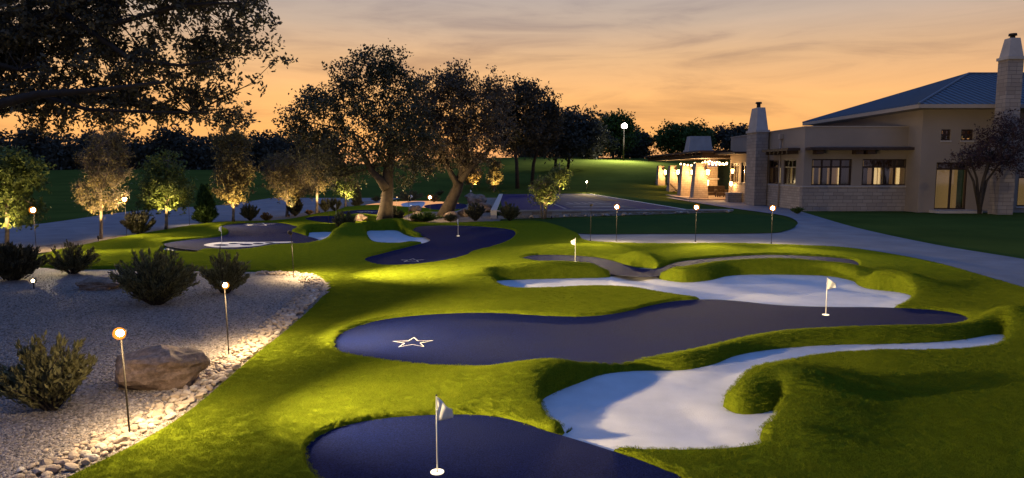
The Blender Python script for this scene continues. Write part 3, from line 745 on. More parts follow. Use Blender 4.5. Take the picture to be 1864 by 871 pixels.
path_light(237, 797, .96, 'nearest path light, dazzling lens, on stones at lower left', (1, .32, -.22), 520, 125, (.25,-1,.05), lens_r=.043, tilt_x=-.03, beam=6.6, spill=.38, glow=55)
path_light(417, 650, .94, 'path light beside stone edge, second from the lower left corner', (1, .50, -.22), 520, 125, (.55,-.6,-.2), lens_r=.036, tilt_x=-.02, beam=9.0, spill=.4, glow=60)
path_light(535, 507, 1.0, 'dark-headed path light at far tip of the gravel bed', (.9, .25, -.30), 640, 130, (.7,.55,-.5), lit=False, tilt_x=-.03, beam=11, spill=.55)
path_light(1075, 438, 1.2, 'unlit dark path light left of the three bright ones by the path', (-.5, -.8, -.5), 0, 120, (-.4,.8,-.3), lit=False)
path_light(1122, 439, 1.15, 'bright path light, leftmost of three along the paved strip', (-.55, -1, -.24), 560, 120, (-.15,-1,.08), lens_r=.075, beam=4.0, spill=.2, glow=45)
path_light(1266, 440, 1.15, 'bright path light, middle of three along the paved strip', (-.1, -1, -.24), 560, 120, (-.2,-1,.08), lens_r=.075, beam=4.0, spill=.2, glow=45)
path_light(1404, 443, 1.15, 'bright path light, rightmost of three by the path bend', (-.05, -1, -.24), 400, 120, (-.3,-1,.08), lens_r=.075, beam=4.0, spill=.2, glow=45)
path_light(783, 402, 1.10, 'bright lamp on stake between the two big oaks', (-.35, .9, -.5), 80, 140, (.1,-1,.05), lens_r=.08)
path_light(231, 432, 1.35, 'lit path light beside dark bush on the left path', (.9, -.35, -.25), 420, 125, (.3,-1,.05), lens_r=.08)
path_light(66, 455, 1.2, 'lit path light among leaves at the left edge', (.9, -.45, -.3), 300, 125, (.3,-1,.05), lens_r=.08)
path_light(345, 409, 1.2, 'thin dark path light left of the conical green shrub', (1,-.3,-.5), 300, 120, (.5,.8,-.4), lit=False)  # dark head without a lens still throws beam and spill
path_light(1068, 352, 1.05, 'far lit path light behind the navy court', (0, -1, -.7), 260, 130, (.1,-1,.05), lens_r=.08)
path_light(744, 398, 1.1, 'thin dark path light left of the lamp between oaks', (-.6,.6,-.6), 160, 130, (-.6,.6,-.3), lit=False)
path_light(722, 396, 1.0, 'thin dark path light just right of the forked oak', (-.6,.4,-.6), 0, 130, (-.6,.6,-.3), lit=False)
path_light(598, 408, .9, 'small dark path light beside shrub and tiny green', (.6,.3,-.6), 160, 130, (.6,.6,-.3), lit=False)
def ground_spot(px, py, label, aim, energy, lens_r=.04, h=.16, size=110):
    x, y = P(px, py); t = empty('ground_spotlight', (x, y, 0)); tag(t, label, 'spotlight', 'small ground spotlights')
    MB().tube([(0,0,-.03),(0,0,h)], .012, 8).build('stake', BRONZE, t, True)
    f = Vector(aim).normalized(); c = Vector((0,0,h+.03))
    hd = MB().tube([c-f*.07, c-f*.04, c+f*.02], [lens_r*.6, lens_r, lens_r*1.1], 12).build('head', BRONZE, t, True)
    MB().tube([c+f*.012, c+f*.024], [lens_r*.95, lens_r*.6], 12).build('lens', LENSLOW, hd, True)
    light('SPOT', 'lamp_light', tuple(c+f*.06), energy, WARM, t, aim, R(size), .8, .03)
    return t
t = ground_spot(62, 528, 'low lit spotlight in the gravel by dark bush at left', (.15, -1, .1), 3, .05)

# ------------------------------------------------------------------ foliage machinery
def quads(pts, size, rg, elong=1.8, up=0.0, jit=.35):
    n = len(pts)
    u = rg.normal(size=(n,3)); u[:,2] += up; u /= np.linalg.norm(u, axis=1)[:,None]
    v = np.cross(u, rg.normal(size=(n,3))); v /= np.maximum(np.linalg.norm(v, axis=1)[:,None], 1e-6)
    s = size*(1+jit*rg.uniform(-1, 1, n))[:,None]
    a, b = u*s*.5, v*s*.5/elong
    V = np.stack([pts-a, pts-a*.1+b, pts+a, pts-a*.1-b], 1).reshape(-1,3)
    return V, np.arange(4*n).reshape(n,4)
def clump_pts(ells, nclump, nleaf, sig, rg, shell=.55, flat=.7, clip=None):
    """ells: rows cx cy cz rx ry rz. returns leaf points and clump centres"""
    E_ = np.array(ells, float); vol = np.prod(E_[:,3:], axis=1)**(2/3); pr = vol/vol.sum()
    k = rg.choice(len(E_), nclump, p=pr); d = rg.normal(size=(nclump,3)); d /= np.linalg.norm(d, axis=1)[:,None]
    rr = np.where(rg.random(nclump) < shell, rg.uniform(.78, 1.04, nclump), rg.random(nclump)**(1/3)*.85)
    C = E_[k,:3] + d*rr[:,None]*E_[k,3:]
    if clip is not None: C = C[clip(C)]
    sz = np.exp(rg.normal(0, .35, len(C)))
    m = rg.poisson(nleaf*sz).clip(3); idx = np.repeat(np.arange(len(C)), m)
    K = 7                                                    # sprigs per clump: leaves sit along them
    sd = rg.normal(size=(len(C), K, 3)); sd[:,:,2] -= .15; sd /= np.linalg.norm(sd, axis=2)[:,:,None]
    kk = rg.integers(0, K, len(idx)); tt = rg.uniform(.1, 1, len(idx))**.8
    ln = (sig*2.3*sz[idx]**.5)
    off = sd[idx, kk]*(ln*tt)[:,None]; off[:,2] *= flat; off[:,2] -= .25*ln*tt*tt*.4
    off += rg.normal(size=off.shape)*(sig*.30)
    return C[idx]+off, C
def limb_tubes(mb, trunk, trad, C, rg, nmain=7, start=.45, r0=None, thin=.35, maxc=160, nseg=5):
    """trunk polyline then limbs towards clump centres"""
    T = [Vector(p) for p in trunk]; mb.tube(T, trad, 12)
    if len(C) == 0: return
    r0 = r0 or trad[-1]*.8
    C = [Vector(c) for c in C]; rr = random.Random(int(rg.integers(1e6)))
    mains = []; nodes = []
    pool = C[:]; rr.shuffle(pool)
    sel = [pool[0]]
    while len(sel) < min(nmain, len(pool)):
        sel.append(max(pool[:200], key=lambda c: min((c-s).length for s in sel)))
    for c in sel:
        k = rr.uniform(start, 1.0)*(len(T)-1); i = min(int(k), len(T)-2); p0 = T[i].lerp(T[i+1], k-i)
        d = c-p0; pts = []
        for j in range(nseg+1):
            t = j/nseg; p = p0+d*t*.88
            p += Vector((rr.gauss(0,1), rr.gauss(0,1), rr.gauss(0,.6)))*d.length*.045*math.sin(t*math.pi)
            p.z += d.length*.08*math.sin(t*math.pi); pts.append(p)
        rs = [r0*(1-t)**.8*.9+.012 for t in np.linspace(0, .93, nseg+1)]
        mb.tube(pts, rs, 7); nodes += [(p, r_) for p, r_ in zip(pts[1:], rs[1:])]
    for c in pool[:maxc]:
        p0, r_ = min(nodes, key=lambda q: (q[0]-c).length)
        if (c-p0).length > 1e-3:
            mid = p0.lerp(c, .5)+Vector((rr.gauss(0,1), rr.gauss(0,1), rr.gauss(0,1)))*(c-p0).length*.10
            rt = min(r_*.6, .018+.012*(c-p0).length)*thin*2
            mb.tube([p0, mid, c], [rt, rt*.6, rt*.25], 5, cap=False)
def ell_px(Y, items, depth=.9):
    out = []
    for it in items:
        px, py, rx, ry = it[:4]; dy = it[4] if len(it) > 4 else 0.0
        x, y, z = at(px, py, Y+dy); s = (Y+dy)/F
        out.append((x, y, z, rx*s, max(rx, ry)*s*depth, ry*s))
    return out
def tree(name, px, py, ells, label, nclump, nleaf, sig, leaf, lmat, trunk_px, trad, bark=BARK, seed=1, group=None, cat='tree', elong=1.8, twigs=0, maxc=160, nmain=7, z=0.0, Y=None, depth=.9, shell=.55, start=.45, flat=.7):
    if Y is None: x, y, z = gh(px, py, z)
    else: x, y, z = at(px, py, Y)
    rg = np.random.default_rng(seed); t = empty(name, (x, y, z)); tag(t, label, cat, group)
    Yc = y; E_ = ell_px(Yc, ells, depth); pts, C = clump_pts(E_, nclump, nleaf, sig, rg, shell, flat)
    loc = np.array([x, y, z])
    tr = []
    for i, (a, b, *dy) in enumerate(trunk_px):
        q = at(a, b, Yc + (dy[0] if dy else 0)); tr.append(Vector(q)-Vector(loc))
    tr[0] = Vector((0,0,-.1))
    mb = MB(); limb_tubes(mb, tr, trad, C-loc, rg, nmain, start, maxc=maxc)
    mb.build('trunk', bark, t, True)
    V, Q = quads(pts-loc, leaf, rg, elong); mesh_np('crown', V, Q, lmat, t)
    if twigs:
        k = rg.integers(0, len(C), twigs); a = C[k]-loc; d = rg.normal(size=(twigs,3)); d[:,2] += .6
        d *= (sig*2.4)/np.linalg.norm(d, axis=1)[:,None]; wv = np.cross(d, rg.normal(size=(twigs,3))); wv *= .008/np.maximum(np.linalg.norm(wv, axis=1)[:,None], 1e-6)
        a0 = a - d*.3; V = np.stack([a0-wv, a0+wv, a0+d+wv*.3, a0+d-wv*.3], 1).reshape(-1,3); mesh_np('twigs', V, np.arange(4*twigs).reshape(-1,4), TWIG, t)
    return t
def uplight(tree_px, tree_py, label, energy, dx=.35, dy=-.7, h=.10, aim_z=1.0, size=80):
    x, y, zb = gh(tree_px, tree_py); dx *= max(1, y/45); dy *= max(1, y/45)
    if y > 57: zb = float(hill(np.array(x+dx), np.array(y+dy)))
    t = empty('tree_uplight', (x+dx, y+dy, zb)); energy *= max(1, y/40); tag(t, label, 'uplight', 'uplights under the young trees')
    MB().tube([(0,0,-.03),(0,0,h)], .012, 8).build('stake', BRONZE, t, True)
    f = Vector((-dx, -dy, aim_z*2.2)).normalized(); c = Vector((0,0,h+.02))
    hd = MB().tube([c-f*.08, c-f*.05, c+f*.03], [.028,.04,.045], 12).build('head', BRONZE, t, True)
    MB().tube([c+f*.022, c+f*.034], [.038,.02], 12).build('lens', LENSLOW, hd, True)
    light('SPOT', 'lamp_light', tuple(c+f*.08), energy*10, (1,.72,.30), t, f, R(size), .7, .03)
    return t

# ------------------------------------------------------------------ big oaks
# overhanging oak whose trunk stands just left of the view
def near_oak():
    Y = 13.0; rg = np.random.default_rng(5)
    ells = ell_px(Y, [(90,30,150,80),(250,20,140,75),(390,35,95,60,.4),(470,40,45,45,.6),(140,125,150,60),(300,120,120,55,.3),(410,105,70,40,.6),(480,110,28,40,.7),(60,190,90,50),
        (200,195,130,38,.4),(330,190,90,32,.8),(400,205,45,22,1.0),(20,90,120,80),(-120,60,160,140),(-120,190,100,60),(120,-110,260,120),(370,-80,150,90),(-150,-120,220,160),(430,215,28,14,1.0)], .8)
    pts, C = clump_pts(ells, 800, 74, .14, rg, .5, .75)
    x, y = P(-330, 560); t = empty('oak_tree', (x, y, 0)); loc = np.array([x, y, 0.0])
    tag(t, 'large dark oak overhanging the top left corner with spreading limbs', 'tree')
    mb = MB()
    tr = [Vector((0,0,-.2)), Vector((.05,.1,1.2)), Vector((.2,.3,2.6)), Vector((.5,.6,3.6)), Vector((1.0,.9,5.0)), Vector((1.6,1.2,7.0))]
    limb_tubes(mb, tr, [.62,.46,.42,.38,.26,.14], C-loc, rg, 12, .5, .20, maxc=420)
    for path, r0 in (([(-330,300),(-150,210),(0,190),(70,172),(180,165),(300,150)], .13), ([(-330,200),(-100,120),(110,20),(170,-10),(260,-40)], .15), ([(-330,220),(-60,70),(150,60),(330,10),(440,5)], .09), ([(70,172),(160,200),(280,205),(380,205)], .05),
                     ([(110,20),(240,110),(330,120),(430,105)], .06)):
        pts_ = [Vector(at(a, b, Y-(1.5 if r0 == .13 else .6)+.05*i)) - Vector(loc) for i, (a, b) in enumerate(path)]
        mb.tube(pts_, [r0*(1-.8*i/(len(pts_)-1)) for i in range(len(pts_))], 9)
    mb.build('trunk', BARKD, t, True)
    V, Q = quads(pts-loc, .10, rg, 2.3); mesh_np('crown', V, Q, OAKLEAF, t)
near_oak()
tree('oak_tree', 700, 407, [(690,110,42,30),(665,140,60,40),(700,170,75,50),(630,190,70,42),(570,205,45,40),(560,255,42,42),(620,260,70,50),(690,240,85,55),(745,255,50,60),(600,310,40,28),(660,300,50,26),(735,310,36,28),(550,235,30,32),(745,190,40,45)],
     'tall dark live oak with forked trunk left of centre', 370, 66, .27, .135, LIVELEAF,
     [(700,407),(703,375),(706,345),(706,318),(712,285),(712,250),(708,200)], [.44,.30,.265,.25,.19,.14,.07], seed=21, start=.5, nmain=9, maxc=200)
# the same oak's heavy left fork is part of it
tk = [o for o in bpy.data.objects if o.name.startswith('oak_tree')][-1]
mbk = MB(); yk = tk.location.y
mbk.tube([Vector(at(a, b, yk-.25))-tk.location for a, b in ((703,345),(690,325),(676,312),(668,295),(655,270),(640,240))], [.22,.18,.15,.13,.10,.05], 10); mbk.build('limb', BARK, tk, True)
tree('oak_tree', 808, 395, [(800,165,52,38),(840,150,42,30),(770,200,52,48),(830,205,62,48),(880,190,40,55),(800,255,62,42),(855,250,52,46),(760,275,40,32),(840,292,45,18),(900,160,30,35),(905,225,34,45),(790,292,32,16)],
     'leaning oak with russet crown right of the forked oak', 370, 70, .28, .135, RUSTLEAF,
     [(808,395),(820,370),(832,345),(838,325),(845,300),(850,270),(846,220)], [.44,.32,.28,.23,.15,.11,.06], seed=22, start=.5, nmain=9, maxc=190)
tk = [o for o in bpy.data.objects if o.name.startswith('oak_tree')][-1]
mbk = MB(); yk = tk.location.y
for pth, rads in (([(834,338),(822,318),(814,300),(808,285),(795,262)], [.19,.15,.13,.10,.05]), ([(838,330),(856,308),(875,290),(900,262),(915,235)], [.18,.14,.11,.08,.04])):
    mbk.tube([Vector(at(a, b, yk-.2))-tk.location for a, b in pth], rads, 10)
mbk.build('limb', BARK, tk, True)

# ------------------------------------------------------------------ trees across the fairway
def hz(px, Y): 
    x = at(px, 300, Y)[0]; return float(hill(np.array(x), np.array(Y)))
def far_tree(px, Y, ells, label, nclump, nleaf, seed, lm=FARLEAF, leaf=.42, sig=.8, tr=.22, group='trees across the fairway', name='tree', topfrac=.6):
    x, _, _ = at(px, 300, Y); z = hz(px, Y); rg = np.random.default_rng(seed)
    t = empty(name, (x, Y, z)); tag(t, label, 'tree', group); loc = np.array([x, Y, z])
    pts, C = clump_pts(ell_px(Y, ells, .8), nclump, nleaf, sig, rg, .6)
    top = C.mean(0)-loc
    mb = MB(); limb_tubes(mb, [(0,0,-.3), (top[0]*.2, 0, top[2]*.35), (top[0]*.7, top[1]*.5, top[2]*topfrac), tuple(top)], [tr, tr*.8, tr*.6, tr*.25], C-loc, rg, 5, .5, maxc=24, nseg=3)
    mb.build('trunk', BARKD, t, True)
    V, Q = quads(pts-loc, leaf, rg, 1.6); mesh_np('crown', V, Q, lm, t)
    return t
far_tree(942, 72, [(940,185,36,44),(925,235,36,40),(965,240,34,36),(905,215,30,50),(955,200,25,50)], 'dark tree just right of the two big oaks', 150, 70, 31, leaf=.30, sig=.55)
far_tree(968, 76, [(985,190,26,34),(985,230,32,36),(960,258,38,24),(1000,215,18,30)], 'dark leaning tree with feathery top right of the oaks', 120, 60, 32, leaf=.28, sig=.5)
far_tree(1010, 88, [(1018,222,22,26),(1005,250,32,30),(1032,248,26,30)], 'grey dark tree left of the twin far trees', 90, 60, 33)
far_tree(1033, 92, [(1052,220,30,24),(1045,250,38,28),(1070,245,22,28)], 'broad grey tree above the white far bunker', 110, 60, 34)
far_tree(1088, 108, [(1088,262,22,22),(1078,275,22,16)], 'small dark tree between broad grey trees', 60, 60, 35)
far_tree(1116, 112, [(1118,228,28,18),(1105,250,22,14),(1135,248,20,16)], 'tree lit green beside the floodlight', 110, 60, 36, lm=GREENLEAF)
far_tree(1152, 120, [(1150,262,30,26),(1165,270,22,22),(1135,275,20,14)], 'round dark tree under the floodlight', 110, 70, 37)
far_tree(1240, 118, [(1225,252,28,20),(1255,248,36,20),(1275,255,20,18)], 'round green tree behind the patio roof', 150, 70, 38, lm=GREENLEAF)
far_tree(1325, 122, [(1320,255,30,20),(1345,252,26,18)], 'dark bare-topped tree behind the chimney', 110, 60, 39)
far_tree(1060, 128, [(1060,275,30,16),(1030,278,22,14)], 'low tree behind the white far bunker', 80, 60, 40)
far_tree(990, 126, [(985,272,32,18),(960,275,28,16)], 'low dark tree behind the row of thin trunks', 80, 60, 41)
for i in range(22):
    px = -20 + i*29 + rnd.uniform(-9, 9); Y = rnd.uniform(112, 135); tp = 240 + rnd.uniform(-8, 16)
    if px > 470: tp += 4
    ex = [(px, tp+22, 24+rnd.uniform(-4,6), 22), (px+rnd.uniform(-10,10), tp+45, 30, 22), (px, tp+62, 30, 14)]
    far_tree(px, Y, ex, 'dark tree in the far wooded line behind the left lawn', 60, 46, 100+i, leaf=.6, sig=1.0, group='far wooded line at left')

# ------------------------------------------------------------------ young uplit trees along the left path and the far lawn
def young(px, py, ells, label, lm, seed, trunk_top, nclump=90, nleaf=42, leaf=.10, sig=.16, tr=.05, e=26, twigs=0, bark=BARKP, ul=True, name='young_tree', shell=.5, z=0.0, uplab=None, ups=80, elong=1.8):
    t = tree(name, px, py, ells, label, nclump, nleaf, sig, leaf, lm, [(px,py),(px+1,(py*2+trunk_top)/3),(px+1,trunk_top),(px+1,trunk_top-22),(px+2,trunk_top-45)], [tr*1.25,tr,tr*.9,tr*.6,tr*.25], bark, seed, 'young uplit trees', 'tree', twigs=twigs, maxc=90, nmain=6, z=z, shell=shell, start=.55, elong=elong)
    if ul: uplight(px, py, uplab or 'uplight below the '+label, e, size=ups)
    return t
young(12, 448, [(15,330,48,38),(30,300,42,30),(20,375,45,28),(55,385,22,20),(55,310,22,18)], 'young green leafy tree at the left edge', YOUNGLEAF, 51, 370, 150, 44, .13, .17, .06, 45, uplab='uplight under the young leafy tree at the left edge')
young(183, 434, [(187,350,42,36),(192,300,42,40),(185,268,30,30),(205,255,30,25)], 'twiggy half-bare young tree left of the lit path light', TANLEAF, 52, 392, 130, 22, .08, .19, .055, 55, twigs=2600, uplab='uplight under the twiggy half-bare tree')
young(302, 417, [(305,350,36,32),(290,330,34,30),(325,345,22,24),(300,300,32,28),(280,365,24,18)], 'young green tree with leafy right side left of the conical shrub', YOUNGLEAF, 53, 378, 140, 44, .13, .19, .06, 50, uplab='uplight right of the young green tree near the conical shrub')
young(424, 404, [(424,345,34,22),(424,310,34,30),(422,272,32,30),(420,245,26,22)], 'tall narrow young tree right of the conical shrub', TANLEAF, 54, 366, 170, 44, .12, .19, .06, 60, uplab='uplight at the tall narrow young tree')
young(522, 394, [(522,335,38,26),(515,305,32,24),(545,340,22,18)], 'brownish young tree, left of the pair before the forked oak', TANLEAF, 55, 356, 110, 26, .12, .24, .075, 45, twigs=1800, uplab='uplight under the brownish young tree')
young(576, 388, [(577,325,32,26),(577,300,28,22),(592,310,22,22)], 'pale-trunked young tree, right of the pair before the forked oak', TANLEAF, 56, 354, 110, 26, .12, .24, .075, 45, twigs=1800, uplab='uplight under the pale-trunked young tree')
young(628, 378, [(630,346,20,13),(626,328,18,14)], 'small yellow-lit young tree left of the dark conical shrub', YOUNGLEAF, 57, 355, 60, 40, .14, .2, .07, 50, uplab='uplight under the small yellow-lit tree')
young(859, 343, [(859,322,15,12),(862,310,12,10)], 'small orange-leaved tree behind the leaning oak', ORANGELEAF, 58, 336, 50, 40, .2, .3, .09, 30, uplab='uplight under the small orange-leaved tree')
young(899, 349, [(899,326,10,12),(899,306,9,14),(899,294,6,8)], 'slim pale-lit conical tree behind the court corner', TANLEAF, 59, 338, 60, 40, .2, .25, .09, 45, uplab='uplight under the slim conical tree')
young(990, 398, [(990,358,20,14),(985,342,20,14),(998,335,16,10)], 'multi-stemmed small tree at front of the court wall', YOUNGLEAF, 60, 368, 70, 34, .12, .18, .045, 25, twigs=700, uplab='uplight under the multi-stemmed tree by the court wall')
mst = [o for o in bpy.data.objects if o.name.startswith('young_tree')][-1]
mbk = MB(); ym = mst.location.y
for dx in (-5, 5): mbk.tube([Vector(at(a, b, ym))-mst.location for a, b in ((990+dx*.6,398),(990+dx,380),(990+dx*1.6,355))], [.045,.04,.02], 8)
mbk.build('stem', BARKP, mst, True)
young(1017, 354, [(1018,328,16,11),(1016,315,13,10)], 'small round yellow-lit tree behind the navy court', YOUNGLEAF, 61, 340, 60, 40, .2, .28, .09, 35, uplab='uplight under the small round tree behind the court')

uplight(700, 407, 'uplight at foot of the forked oak', 9, .9, -1.3, size=95)
uplight(808, 397, 'uplight at foot of the leaning oak', 9, -1.1, -1.4, size=95)
# ------------------------------------------------------------------ shrubs
def shrub(px, py, wpx, hpx, label, m=JUNIPER, kind='fan', seed=1, name='shrub', group=None, dens=1.0, leaf=.045, z=0.0):
    """upright fan-shaped conifer shrub: many sprays of short scale-leaf sprigs rising from the base"""
    x, y, z = gh(px, py, z); s = y/F; Wd, H = wpx*s/2, hpx*s; rg = np.random.default_rng(seed)
    t = empty(name, (x, y, z)); tag(t, label, 'shrub', group)
    nst = int(46*dens); mb = MB(); allp = []; dirs = []
    for i in range(nst):
        a = rg.uniform(0, 6.283); rr = math.sqrt(rg.random())
        if kind == 'fan': tip = Vector((math.cos(a)*rr*Wd*1.0, math.sin(a)*rr*Wd*.8, H*(1-.42*rr*rr)*rg.uniform(.55,1.10)))
        elif kind == 'cone': 
            hh = rg.random(); tip = Vector((math.cos(a)*Wd*(1-hh*.8), math.sin(a)*Wd*(1-hh*.8), H*(.12+.9*hh)))
        else:
            tip = Vector((math.cos(a)*rr*Wd, math.sin(a)*rr*Wd*.8, H*math.sqrt(max(.05, 1-rr*rr*.75))*rg.uniform(.75,1.02)))
        b0 = Vector((tip.x*.10, tip.y*.10, .0 if kind != 'cone' else max(0, tip.z-H*.35)))
        mid = b0.lerp(tip, .55)+Vector((rg.normal()*.04, rg.normal()*.04, H*.04))
        if i % 2 == 0: mb.tube([b0, mid, tip], [.010+.004*H, .008, .003], 5, cap=False)
        n = int((60 if kind != 'cone' else 40)*max(1.0, H/.8)); tt = np.clip(rg.uniform(.30 if kind == 'fan' else .2, 1.05, n), 0, 1.04)
        pa = np.outer((1-tt)**2, b0)+np.outer(2*tt*(1-tt), mid)+np.outer(tt**2, tip)
        sg_ = (.034*H+.008)*(1-.6*tt)[:,None]
        allp.append(pa+rg.normal(size=(n,3))*sg_); d = np.array((tip-b0).normalized()); dirs.append(np.repeat(d[None], n, 0)+rg.normal(size=(n,3))*.35)
    pts = np.concatenate(allp); u = np.concatenate(dirs); u /= np.linalg.norm(u, axis=1)[:,None]
    n = len(pts); v = np.cross(u, rg.normal(size=(n,3))); v /= np.linalg.norm(v, axis=1)[:,None]
    ls = leaf*(1+H*.8)*rg.uniform(.6, 1.4, n)[:,None]; a, b = u*ls, v*ls*.22
    V = np.stack([pts-a*.5, pts+b, pts+a, pts-b], 1).reshape(-1,3); V[:,2] = np.maximum(V[:,2], .0)
    mb.build('stems', BARKD, t, True); mesh_np('foliage', V, np.arange(4*n).reshape(-1,4), m, t)
    return t
shrub(95, 748, 175, 138, 'large upright juniper shrub nearest the camera at lower left', seed=201, dens=2.3, leaf=.030)
shrub(10, 716, 80, 50, 'low dark shrub at the left edge below the juniper', m=DARKSHRUB, seed=202, dens=1.4, leaf=.03)
shrub(285, 556, 150, 100, 'widest dark juniper in the gravel bed behind the boulder', seed=203, dens=3.4, kind='fan', leaf=.030)
shrub(410, 536, 90, 78, 'juniper shrub just behind the second path light', seed=204, dens=1.7, leaf=.030)
shrub(133, 500, 92, 58, 'spiky juniper silhouetted above the flat slab boulder', seed=205, dens=1.8, leaf=.03)
shrub(25, 512, 110, 72, 'dark bushy shrub at the left edge of the gravel', m=DARKSHRUB, seed=206, dens=2.2, kind='dome')
shrub(252, 428, 58, 44, 'dark round bush beside the lit path light on the left path', m=DARKSHRUB, seed=207, dens=1.8, kind='dome')
shrub(375, 406, 44, 68, 'bright green conical arborvitae left of the far left green', m=ARBOR, seed=208, dens=3.4, kind='cone', leaf=.04)
shrub(455, 402, 38, 30, 'dark fan shrub between the narrow tree and orange sedge', seed=209, dens=1.3)
shrub(537, 394, 30, 38, 'dark upright shrub beside the brownish young tree', m=DARKSHRUB, seed=210, dens=1.5, kind='dome')
shrub(592, 386, 24, 24, 'dark green low shrub, left one between two young trees', seed=211, dens=1.2)
shrub(610, 385, 24, 26, 'dark green low shrub, right one between two young trees', seed=212, dens=1.2)
shrub(650, 376, 20, 42, 'dark conical shrub left of the forked oak trunk', m=DARKSHRUB, seed=213, dens=1.6, kind='cone')
shrub(625, 419, 44, 34, 'fan shrub in front of the tiny navy green', seed=214, dens=1.6)
shrub(718, 405, 34, 26, 'dark shrub at right foot of the forked oak', m=DARKSHRUB, seed=215, dens=1.4)
shrub(745, 367, 58, 20, 'long low hedge of shrubs behind the far bunker', seed=216, dens=2.0, kind='dome')
shrub(800, 356, 18, 10, 'tiny dark shrub behind the leaning trunk', seed=217, dens=.8)
shrub(685, 367, 20, 10, 'tiny low shrub behind the forked trunk', seed=231, dens=.8)
shrub(866, 402, 40, 32, 'dark round shrub left of the court wall', m=DARKSHRUB, seed=218, dens=1.8, kind='dome')
shrub(928, 402, 38, 32, 'vase-shaped bush against the court wall', seed=219, dens=2.0)
shrub(775, 404, 60, 18, 'low olive grass clump in front of the lamp between oaks', m=ARBOR, seed=220, dens=1.8, kind='dome')
shrub(485, 402, 22, 14, 'orange sedge clump behind the left green', m=SEDGE, seed=221, kind='dome', dens=1.0)
shrub(562, 391, 18, 8, 'low orange sedge clump between two young trees', m=SEDGE, seed=222, kind='dome', dens=.8)
shrub(790, 368, 22, 14, 'orange-brown sedge behind the lamp between oaks', m=SEDGE, seed=223, kind='dome', dens=1.0)
shrub(966, 349, 12, 9, 'white-flowering clump behind the navy court', m=mat('pale_flower', (.5,.48,.35), .7, island=.4), seed=224, kind='dome', dens=.8)
shrub(1452, 389, 26, 12, 'small green shrub at the clubhouse corner', m=ARBOR, seed=225, kind='dome', dens=1.0)
shrub(820, 404, 26, 14, 'low grass clump right of the leaning trunk', m=JUNIPER, seed=226, kind='dome', dens=1.0)

# ------------------------------------------------------------------ clubhouse
XW, YS, YM = 17.75, 42.0, 40.6          # west wall of low wing, its south wall, south wall of the tall block
ZP = at(1458, 232, YS)[2]               # parapet top
XE = at(1675, 300, YM)[0]               # where tall block starts
club = empty('clubhouse', (XW, YS, 0)); tag(club, 'single-storey stucco and limestone clubhouse with blue metal hip roof at right', 'building')
INV = Matrix.Translation((-XW, -YS, 0))
def cpart(mb, name, m, smooth=False, bevel=0.0):
    mb.v = [(x-XW, y-YS, z) for x, y, z in mb.v]; return mb.build(name, m, club, smooth, bevel)
def sub(mb, name, m, parent, smooth=False):
    mb.v = [(x-XW, y-YS, z) for x, y, z in mb.v]; return mb.build(name, m, parent, smooth)
ZW = at(1500, 341, YS)[2]               # top of stone base course
def wall_with_openings(name, m, axis, pos, a0, a1, z0, z1, th, holes):
    """axis 'x': wall runs along x at y=pos (outer face), thickness to +; axis 'y': runs along y at x=pos"""
    mb = MB(); cuts = sorted({a0, a1, *[h[0] for h in holes], *[h[1] for h in holes]})
    for i in range(len(cuts)-1):
        c0, c1 = cuts[i], cuts[i+1]; mid = .5*(c0+c1); zs = [(z0, z1)]
        for h in holes:
            if h[0] < mid < h[1]:
                nz = []
                for lo, hi in zs:
                    if h[2] > lo: nz.append((lo, min(hi, h[2])))
                    if h[3] < hi: nz.append((max(lo, h[3]), hi))
                zs = nz
        for lo, hi in zs:
            if hi-lo < .001: continue
            if axis == 'x': mb.box((c0, pos, lo), (c1, pos+th, hi))
            else: mb.box((pos, c0, lo), (pos+th, c1, hi))
    return cpart(mb, name, m)
def xz(px, py, Y): x, _, z = at(px, py, Y); return x, z
# south wall of the wing, two windows
w1 = (*[xz(a, 300, YS)[0] for a in (1478, 1551)], xz(1500, 338, YS)[1], xz(1500, 290, YS)[1])
w2 = (*[xz(a, 300, YS)[0] for a in (1570, 1652)], w1[2], w1[3])
wall_with_openings('wall', STUCCO, 'x', YS, XW, XE, ZW, ZP, .35, [w1, w2])
cpart(MB().box((XW-.06, YS-.06, -.2), (XE, YS+.3, ZW)), 'stone_base', LIME)
cpart(MB().box((XW-.10, YS-.10, ZW), (XE, YS-.001, ZW+.07)), 'ledge', CAPST)
cpart(MB().box((XW-.04, YS-.04, ZP), (XE+.02, YS+.42, ZP+.07)), 'parapet_cap', FASCIA)
# west wall of the wing
yw = lambda px: XW*F/(px-CX)*1.0035
ww = [(yw(1448), yw(1425.5), w1[2], w1[3]), (yw(1420), yw(1398), w1[2], w1[3])]
YN = 56.2
zg = at(1337, 297, 54.8)[2]
wg = [(yw(1345), yw(1330), ZW+.02, zg), (yw(1358), yw(1348.5), ZW+.02, zg)]
wall_with_openings('wall', STUCCO, 'y', XW, YS+.35, YN, ZW, ZP, .35, ww+wg)
wall_with_openings('wall', STUCCO, 'x', YN-.35, XW+.35, XE+6, -.2, ZP, .35, [])
cpart(MB().box((XW-.06, YS+.3, -.2), (XW+.3, YN, ZW-.003)), 'stone_base', LIMESM)
cpart(MB().box((XW-.10, YS, ZW), (XW-.001, 53.0, ZW+.066)), 'ledge', CAPST)
cpart(MB().box((XW-.04, YS+.42, ZP), (XW+.4, YN, ZP+.066)), 'parapet_cap', FASCIA)
cpart(MB().box((XW+.35, YS+.35, ZP-.5), (XE+6, YN, ZP-.4)), 'flat_roof', STUCCO)
